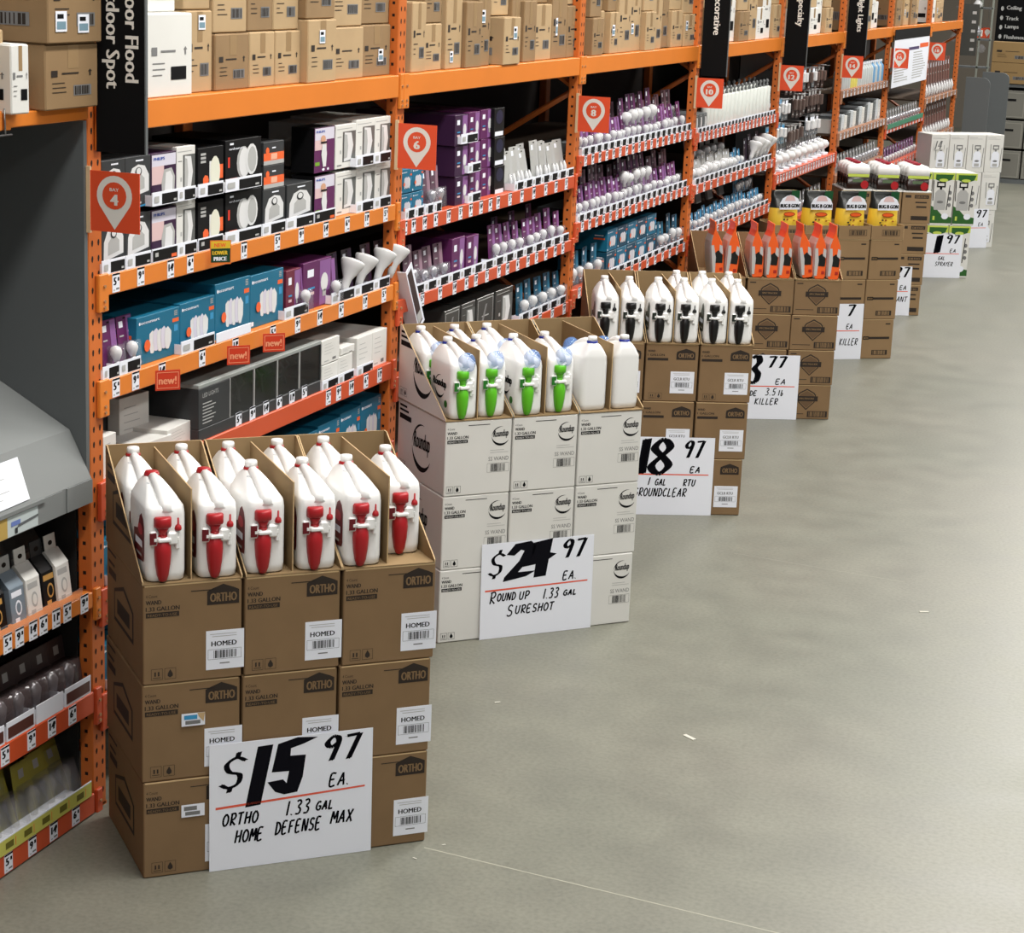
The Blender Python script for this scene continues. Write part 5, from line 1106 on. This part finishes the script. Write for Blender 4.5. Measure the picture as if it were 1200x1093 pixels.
zz = 1.4565; blister_row(BGLO, 3, zz+.012, 7.55, 8.75, .11, 'white globe bulb pack, middle shelf of bay ten', 'globe bulbs of bay ten'); blister_row(BBLU, 3, zz+.012, 8.78, 9.1, .1, 'slate blue bulb card, middle shelf of bay ten', 'blue bulb cards of bay ten'); blister_row(BFLO, 3, zz+.04, 9.15, 9.85, .14, 'large white flood bulb near the bay twelve post', 'large flood bulbs of bay ten'); blister_row(BGLO, 3, zz+.10, 7.9, 9.0, .2, 'white globe bulb pack, rear rank of bay ten', 'globe bulbs of bay ten, rear rank', x=-.15)
bins_even(3, zz+.012, 7.55, 9.85, .13, 'along the middle shelf of the bay ten rack')
zz = 1.1235; blister_row(BBLU, 3, zz+.01, 7.6, 9.8, .11, 'slate blue bulb card, low shelf of bay ten', 'blue bulb cards, low shelf of bay ten'); blister_row(BBLU, 3, zz+.13, 9.1, 9.7, .11, 'slate blue bulb card, raised rank of bay ten', 'blue bulb cards, raised rank of bay ten', x=-.1)
for k in range(3): o = pbox('lamp_box', .14, .02, .1, mat('pale_grey_box', (150, 150, 145), .5), None); o.location = (-.16, 8.3+k*.33, zz+.14); o.rotation_euler = (-.2, 0, HP); tag(o, 'pale grey header card behind the blue bulb cards, %s of three' % ORD[k], 'card')
bins_even(3, zz+.0, 7.55, 9.85, .14, 'along the low shelf of the bay ten rack')
# bay 4: pegged packs and small lamps
mb = MB(); mb.box(-.34, -.33, 10.06, 12.42, 1.345, 2.27, BLACK); mb.obj('peg_board', RK[4], (0, -10.0, 0))
def peg_mk(W, H, base, c2, lamp):
    def f():
        mb = MB(); mb.cbox(0, W, 0, .004, -H, 0, base, .001); p = mb.panel((0, 0, -H), X_, Z_); p.rect(W*.1, H*.72, W*.9, H*.92, c2); p.rect(W*.2, H*.1, W*.8, H*.16, LINK); o = mb.obj('hanging_pack')
        mb = MB(); mb.cbox(W*.2, W*.8, -.03, .0, -H*.68, -H*.22, lamp, .006); reg(o, mb.obj('lamp_blister', o)); mb = MB(); mb.tube([(W/2, -.06, .002), (W/2, .22, .002)], .002, STEEL, 5); reg(o, mb.obj('peg_hook', o)); return o
    return Proto(f)
PGS = [peg_mk(.10, .17, mat('peg_grey', (110, 116, 122), .5), WHITE, BULBW), peg_mk(.09, .19, mat('peg_brown', (70, 54, 52), .5), LINK, mat('peg_bronze', (96, 80, 74), .4)), peg_mk(.11, .16, mat('peg_blue', (120, 150, 168), .5), BTAG, BULBW)]
r = random.Random(8)
for j, (zz, y_a, y_b, st, ch) in enumerate(((2.10, 10.7, 12.3, .14, (1, 0)), (1.90, 11.0, 12.3, .15, (1,)), (1.88, 10.1, 10.95, .13, (2, 0)), (1.69, 10.1, 10.8, .14, (0, 2)), (1.66, 10.85, 11.5, .15, (1,)), (1.68, 11.6, 12.25, .14, (0,)))):
    n = int((y_b-y_a)/st)
    for k in range(n):
        q = r.choice(ch); PGS[q].put((-.10+r.uniform(-.01, .01), y_a+k*st, zz+r.uniform(-.01, .01)), HP, nth_label('%s hanging lamp pack, %s peg row of bay twelve' % (('grey', 'dark brown', 'pale blue')[q], ('top', 'second', 'nearer upper', 'nearer lower', 'centre lower', 'farther lower')[j]), k), 'hanging pack', 'hanging packs, peg row %s' % ORD[j])
def lamp_mk():
    mb = MB(); mb.lathe([(.03, 0), (.035, .01), (.02, .02), (.012, .06), (.045, .085), (.05, .11), (.03, .135), (.001, .14)], BULBW, n=10); mb.cbox(-.05, .05, -.03, .03, 0, .03, WHITE, .004); return mb.obj('small_white_lamp')
LW = Proto(lamp_mk)
for k in range(20): LW.put((-.05+(k % 2)*-.06, 10.1+k*.115, 1.3245+(k % 3)*.0), r.uniform(0, 3), nth_label('small white lamp below the pegs of the bay twelve rack', k), 'lamp', 'small white lamps of bay twelve')
for k in range(18): BGRY.put((-.14, 10.1+k*.125, 1.3245+.05), HP, nth_label('pale carded lamp behind the small white lamps', k), 'blister pack', 'pale carded lamps of bay twelve', rx=-.15)
for k in range(14): BGRY.put((-.06, 10.1+k*.16, .912), HP, nth_label('pale carded lamp, low shelf of the bay twelve rack', k), 'blister pack', 'pale carded lamps, low shelf of bay twelve', rx=-.1)
# bay 5
def bottle_mk(c):
    def f(): mb = MB(); mb.lathe([(.035, 0), (.036, .01), (.036, .15), (.03, .17), (.014, .185), (.014, .20)], c, n=10); o = mb.obj('slim_pack'); mb = MB(); mb.cyl((0, 0, .2), .016, .02, WHITE, n=8); reg(o, mb.obj('cap', o)); return o
    return Proto(f)
BT = [bottle_mk(mat('pale_yellow', (220, 210, 110), .4)), bottle_mk(mat('pale_grey_plastic', (190, 196, 196), .4)), bottle_mk(mat('sky_blue', (110, 160, 200), .4))]
for k in range(20): q = (0 if k in (5, 6, 7) else 1 if k < 14 else (1, 2)[k % 2]); BT[q].put((-.06, 12.62+k*.115, 1.853), 0, nth_label('%s slim upright pack, top shelf of the bay fourteen rack' % ('yellow', 'pale grey', 'blue')[q], k), 'slim pack', '%s slim packs of bay fourteen' % ('yellow', 'pale grey', 'blue')[q])
for k in range(16): o = pbox('lamp_box', .12, .2, .12+.08*(k/16)+(k % 3)*.01, (WBOX, GREY, mat('cool_white_box', (206, 212, 216), .5))[k % 3], a_white); o.location = (-.04, 12.6+k*.145, 1.4835); o.rotation_euler = (0, 0, HP); tag(o, nth_label('slim lamp box on the middle shelf of the bay fourteen rack', k), 'box', 'slim lamp boxes of bay fourteen')
for k in range(15): BGRY.put((-.05, 12.6+k*.155, 1.1135), HP, nth_label('clear carded lamp on the low shelf, bay fourteen rack', k), 'blister pack', 'clear carded lamps of bay fourteen', rx=-.1)
# bay 6, 7
for k in range(14): BGRY.put((-.05, 15.1+k*.165, 1.378), HP, nth_label('white carded lamp below the hanging poster', k), 'blister pack', 'white carded lamps below the poster', rx=-.08); 
mb = MB(); mb.cbox(0, 2.3, -.004, .0, 0, .05, mat('green_lip', (60, 130, 100), .5), .002); tag(mb.obj('shelf_edge_strip', None, (.017, 15.06, 1.372), HP), 'green edge strip along the shelf below the poster', 'edge strip')
for k in range(13): BPUR.put((-.05, 15.1+k*.175, .988), HP, nth_label('purple carded lamp on the low shelf below the poster', k), 'blister pack', 'purple carded lamps below the poster', rx=-.08)
BLONG = make_blister(.14, .42, mat('brown_card', (104, 66, 60), .5), mat('brown_card2', (134, 96, 88), .5), 'candle', 1.3)
for k in range(11): BLONG.put((-.06, 17.65+k*.2, 1.545), HP, nth_label('long brown lamp card, farthest rack bay, upper shelf', k), 'blister pack', 'long brown lamp cards, farthest bay', rx=-.05)
for k in range(11): bl = BLONG.put((-.06, 17.65+k*.2, 1.095), HP, nth_label('long brown lamp card, farthest rack bay, lower shelf', k), 'blister pack', 'long brown lamp cards, farthest bay, lower shelf', rx=-.05); bl.scale = (1, 1, .88)

# ------------------------------------------------------------------ bay -1: grey display console and the shelves below it
yL, yR = -1.6, -.0515
s = empty('display_console', (0, 0, 0)); tag(s, 'grey laminate display booth with sloped front under the top beam', 'display console')
mb = MB(); mb.box(-.95, -.001, yR-.02, yR, 1.10, 2.33, GREY); mb.obj('side_panel', s); mb = MB(); mb.box(-.95, -.052, yR-.004, yR, .0, 1.10, mat('shade_sheet_dark', (34, 34, 34), .8)); mb.obj('shade_sheet', s)  # lower dark sheet is added, standing in for shade beside the shelves
mb = MB(); mb.box(-.97, -.95, yL, yR, 1.10, 2.33, mat('booth_back', (60, 62, 63), .7)); mb.obj('back_panel', s)
prof = [(-.95, 1.10), (.018, 1.10), (.018, 1.182), (-.062, 1.335), (-.34, 1.48), (-.95, 1.50)]
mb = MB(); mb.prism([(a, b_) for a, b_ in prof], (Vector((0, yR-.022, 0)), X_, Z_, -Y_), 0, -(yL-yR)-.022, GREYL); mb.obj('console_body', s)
mb = MB(); mb.box(.018, .022, yR-.2, yL, 1.102, 1.18, GREYL); mb.box(.018, .023, yR-.176, yR-.023, 1.102, 1.18, GREYL); mb.obj('fascia', s)
# price sheet and photo strip on the console
ax = Vector((0, 1, 0)); bx = Vector((-.08, 0, .153)).normalized()
mb = MB(); o0 = Vector((.016, -.86, 1.19)); p = mb.panel(o0, ax, bx); p.lift = .001; p.poly([(0, 0), (.43, .005), (.46, .14), (.02, .14)], WHITE, 2)
for k in range(5): p.rect(.03, .03+k*.02, .30+.05*(k % 2), .032+k*.02, LINK, 3)
for k in range(2): p.rect(.02, .07+k*.03, .16, .076+k*.03, GINK, 4)
mb.box(.018, .03, -.86, -.36, 1.172, 1.184, GREYL)
tag(mb.obj('price_sheet'), 'white printed sheet lying on the sloped grey console', 'paper sheet')
mb = MB(); mb.box(.0225, .024, -.85, -.40, 1.105, 1.168, mat('photo_pale', (196, 206, 206), .4)); p = mb.panel((.024, -.85, 1.105), Y_, Z_); p.rect(0, 0, .23, .063, mat('photo_blue', (110, 130, 190), .4)); p.rect(.23, 0, .28, .063, mat('photo_gold', (190, 160, 90), .4)); p.poly([(.33, .02), (.45, .03), (.45, .038), (.34, .03)], GREY, 2); p.rect(.32, .004, .335, .022, DKGREY, 2); p.rect(.30, .03, .35, .045, mat('photo_blue', (110, 130, 190), .4), 2)
tag(mb.obj('photo_strip'), 'small photo strip on the fascia of the grey console', 'shelf sign')
# hang-tab cartons
def gable_mk(W, H, base, front, tabc, tall=.05):
    def f():
        mb = MB(); D = .075; hs = H*.72
        mb.cbox(0, W, 0, D, 0, hs, base, .002); mb.loft([[Vector((0, 0, hs)), Vector((W, 0, hs)), Vector((W, D, hs)), Vector((0, D, hs))], [Vector((0, D*.45, H)), Vector((W, D*.45, H)), Vector((W, D*.55, H)), Vector((0, D*.55, H))]], base, False)
        p = mb.panel((0, 0, 0), X_, Z_); p.rect(W*.1, hs*.75, W*.8, hs*.9, front, 1); p.ell(W*.5, hs*.45, W*.22, hs*.2, front, 1); p.ell(W*.5, hs*.45, W*.15, hs*.14, base, 2); p.rect(W*.2, hs*.08, W*.5, hs*.2, front, 1)
        o = mb.obj('hang_tab_carton'); mb = MB(); mb.box(W*.1, W*.9, D*.48, D*.52, H, H+tall, tabc); p = mb.panel((0, D*.48, H), X_, Z_); p.ell(W*.5, tall*.45, W*.16, tall*.16, HOLE, 1, 10); reg(o, mb.obj('hang_tab', o)); return o
    return Proto(f)
GOLD = mat('gold_print', (196, 150, 80), .4)
GK = gable_mk(.085, .17, BLACK, GOLD, DKGREY); GB = gable_mk(.08, .17, mat('grey_blue_carton', (120, 134, 146), .45), WHITE, LINK); GW = gable_mk(.08, .175, WBOX, LINK, WBOX); GG = gable_mk(.08, .18, mat('grey_carton', (118, 118, 118), .45), LINK, LINK)
z = .7785
for k, (P, px, dx, nm) in enumerate(((GK, -8, -.03, 'black carton with gold print at the left edge'), (GB, 16, -.03, 'grey-blue carton'), (GW, 35, -.03, 'white carton'), (GK, 53, -.04, 'black and gold carton next to the white one'), (GW, 70, -.03, 'white bulb carton at the post'))):
    P.put((dx, row_y(px, z, dx), z), HP, nm+' on the shelf below the console', 'carton', None, rx=-.12)
for k, px in enumerate((2, 16, 30, 44, 58)): gg = GG.put((-.17, row_y(px, z+.05, -.17), z), HP, 'dim grey hang tab carton in the rear rank below the console, %s from the left' % ORD[k], 'carton', 'grey hang tab cartons, rear rank', rx=-.10); gg.scale = (1, 1, 1.22)
for k, px in enumerate((-6, 10, 26)): GG.put((-.29, row_y(px, z+.05, -.29), z+.03), HP, 'grey hang tab carton at the very back below the console, %s one' % ORD[k], 'carton', 'grey hang tab cartons at the back', rx=-.12)
mb = MB(); mb.box(.013, .015, -.72, -.13, .79, .825, CLEARP); tag(mb.obj('clear_shelf_lip'), 'clear plastic lip in front of the hang tab cartons', 'shelf lip')
# smoked clamshells in white bins
def clam_mk(card, shell, bm):
    def f():
        mb = MB(); mb.cbox(0, .10, .03, .034, 0, .19, card, .001); p = mb.panel((0, .03, 0), X_, Z_); p.rect(.035, .135, .065, .165, LINK); o = mb.obj('bulb_clamshell')
        mb = MB(); mb.lathe([(.012, .0), (.015, .02), (.024, .05), (.028, .07), (.02, .09), (.002, .1)], bm, (.05, 0, .01), n=10); reg(o, mb.obj('bulb', o)); mb = MB(); mb.loft([rrect(.05, .046, -.034, .029, .012, zz, 2) for zz in (.0, .06, .115)], shell); reg(o, mb.obj('shell', o)); return o
    return Proto(f)
CS = clam_mk(mat('smoke_card', (74, 62, 62), .4), SMOKE, BULBS); z = .4285
for k in range(6): CS.put((-.05, -.66+k*.10, z+.012), HP, nth_label('smoked clamshell bulb pack in the front rank', k), 'bulb pack', 'smoked clamshell packs, front rank', rx=-.15)
for k in range(6): CS.put((-.14, -.70+k*.11, z+.05), HP, nth_label('smoked clamshell bulb pack in the rear rank', k), 'bulb pack', 'smoked clamshell packs, rear rank', rx=-.12)
for k in range(4): 
    o = put_bin(-1, z+.012, -.74+k*.17, -.74+k*.17+.16, 9, .006, 'before the smoked clamshell packs', h=.062)
    mb = MB(); mb.box(.006, .15, -.0032, -.0025, .008, .045, mat('bin_brown', (92, 56, 50), .35)) if k != 2 else None
    if k != 2: reg(o, mb.obj('brown_strip', o))
# yellow packs on the lowest shelf
YC = clam_mk(mat('olive_yellow_card', (176, 168, 70), .45), CLEARP, mat('clear_bulb', (225, 220, 205), .05, alpha=.16)); z = .0645
for k in range(6): YC.put((-.06, -.68+k*.105, z+.012), HP, nth_label('yellow carded clear bulb, front rank of the lowest shelf', k), 'bulb pack', 'yellow carded bulbs, front rank', rx=-.15-.08*(k % 3))
for k in range(3): YC.put((-.15, -.48+k*.17, z+.05), HP, nth_label('yellow carded clear bulb standing higher in the rear rank', k), 'bulb pack', 'yellow carded bulbs, rear rank', rx=-.1)
mb = MB(); mb.box(0, .66, -.003, 0, 0, .05, mat('yellow_strip', (206, 204, 100), .45)); mb.box(0, .66, 0, .1, 0, .003, WHITE); mb.box(0, .66, -.003, .0, .05, .054, WHITE); p = mb.panel((0, -.003, 0), X_, Z_)
for k in range(6): p.rect(.04+k*.105, .014, .085+k*.105, .036, mat('olive_print', (110, 105, 40), .5)); p.rect(.095+k*.105, .01, .098+k*.105, .04, OTAG)
tag(mb.obj('yellow_shelf_bin', None, (.012, -.745, z+.012), HP), 'long yellow shelf bin before the carded clear bulbs', 'shelf bin')

# ------------------------------------------------------------------ behind the last bay
mb = MB(); mb.box(-12, 16, 36, 36.2, 0, 6, mat('far_wall', (120, 112, 100), .8)); tag(mb.obj('wall_back'), None, None, kind='structure')
mb = MB(); mb.box(-12.2, -12, -9, 36.2, 0, 6, mat('far_wall', (120, 112, 100), .8)); tag(mb.obj('wall_left'), None, None, kind='structure')
# grey rounded display wings
def wing(x, y, w_, h, label):
    mb = MB(); R = .09; pts = [(0, 0), (w_, 0)]+[(w_-R+R*math.cos(a*PI/12), h-R+R*math.sin(a*PI/12)) for a in range(7)]+[(0, h)]
    mb.prism(pts, (Vector((0, 0, 0)), X_, Z_, -Y_), -.05, 0, GREY); tag(mb.obj('display_wing', None, (x, y, 0), 0), label, 'display panel')
wing(.02, 20.7, .30, 1.68, 'grey display wing with rounded corner, nearer the last orange post'); wing(.12, 21.5, .34, 1.72, 'grey display wing with rounded corner, behind the nearer one')
mb = MB(); mb.box(0, .2, -.01, 0, 0, .62, mat('list_grey', (62, 64, 60), .6)); p = mb.panel((0, -.01, 0), X_, Z_)
for k in range(5): p.rect(.12, .06+k*.11, .17, .095+k*.11, LINK)
mb.tube([(.1, 0, .6), (.1, 0, 1.7)], .004, STEEL, 5); mb.tube([(.1, 0, 1.6), (-.12, -.3, 1.6)], .006, STEEL, 5); tag(mb.obj('list_sign', None, (-.06, 20.45, 1.95), 0), 'narrow grey hanging list sign beside the last post', 'sign')
s = empty('hanging_directory', (.17, 22.0, 2.10)); tag(s, 'black hanging directory sign listing Ceiling, Track and Lamps', 'sign')
mb = MB(); mb.box(0, .75, -.02, 0, 0, .62, BANNER); p = mb.panel((0, -.02, 0), X_, Z_)
for k, t in enumerate(('Flushmount', 'Lamps', 'Track', 'Ceiling')): p.text(t, .12, .035+k*.118, .05, LINK, 1, bold=.01); p.ell(.065, .06+k*.118, .02, .03, LINK, 1, 8)
mb.obj('directory_board', s)
# glass fixtures on the far end display
s = empty('light_fixture_display', (-.22, 21.8, 0)); tag(s, 'tall display of chrome and glass light fixtures behind the last orange post', 'fixture display')
mb = MB()
for xx in (.22, .36): mb.box(xx-.012, xx+.012, -.02, .0, 0, 3.2, mat('pale_metal', (150, 156, 146), .4, .3))
for zz in (1.75, 2.1, 2.5, 2.8): mb.box(-.1, .36, -.02, .2, zz, zz+.02, GREY)
mb.obj('display_frame', s)
r = random.Random(3)
for k in range(12):
    mb = MB(); c = (r.uniform(-.1, .33), -.05, 1.78+r.uniform(0, .35)+(k % 3)*.35); mb.lathe([(.02, 0), (.05, .02), (.06, .06), (.03, .10), (.01, .11)], (CLEARP, BULBS, BULBW)[k % 3], c, n=8); mb.obj('light_fixture', s)
# tan boxes above grey crates, far end
k = 0
for zz in (1.425, 1.72):
    for q in range(3): o = store_carton(.62, .5, .29, mat('far_tan_board', (150, 122, 80), .8), 70+k, tape=False); o.location = (-.20+q*.63, 25.0, zz); tag(o, 'wide tan carton at the far end, %s layer, %s from the post' % (('lower', 'upper')[zz > 1.6], ORD[q]), 'carton', 'tan cartons at the far end'); k += 1
    
mb = MB(); mb.box(-.1, 2.3, -.03, .6, 0, .06, GREY); mb.box(-.1, 2.3, -.03, .6, 1.375, 1.42, GREY); mb.box(-.1, 2.3, .56, .6, 0, 2.2, GREY)
for xx in (-.1, .74, 1.58, 2.26): mb.box(xx, xx+.04, .52, .6, 0, 2.2, GREY)
s = empty('far_end_shelving', (-.12, 25.05, 0)); tag(s, 'grey steel shelving across the far end of the aisle', 'shelving'); 
for c in list(mb.v): pass
mb.obj('shelving_frame', s)
for row in range(3):
    for q in range(4):
        mb = MB(); W = .5; H = .40
        mb.cbox(0, W, 0, .45, 0, H, mat('crate_grey', (124, 122, 114), .6), .006); p = mb.panel((0, 0, 0), X_, Z_); p.lift = .002; p.frame(.02, .02, W-.02, H-.03, .012, mat('crate_grey_light', (150, 148, 138), .6)); p.rect(W*.3, H*.62, W*.72, H*.7, BLACK, 1)
        tag(mb.obj('storage_crate', None, (-.16+q*.52, 25.04, .07+row*.43), 0), 'grey storage crate at the far end, %s row, %s from the post' % (rows_w[row], ORD[q]), 'crate', 'grey crates at the far end')

for (px, py, Y, nm) in ((1151, 44, 22.3, 'tiny orange bay sign beyond the last post, nearer one'), (1145, 44, 24.5, 'tiny orange bay sign beyond the last post, farther one')):
    d = _ray(px, py); P = CAM+d*((Y-CAM.y)/d.y); mb = MB(); mb.box(0, .12, -.002, .002, 0, .13, SIGNO); p = mb.panel((0, -.002, 0), X_, Z_); p.ell(.06, .075, .035, .035, SIGNW, 1, 12); p.poly([(.03, .06), (.06, .01), (.09, .06)], SIGNW, 1.5)
    mb.tube([(.06, 0, .13), (.06, 0, 1.5)], .003, STEEL, 5)
    tag(mb.obj('far_bay_sign', None, P, 0), nm, 'sign', 'far bay signs')
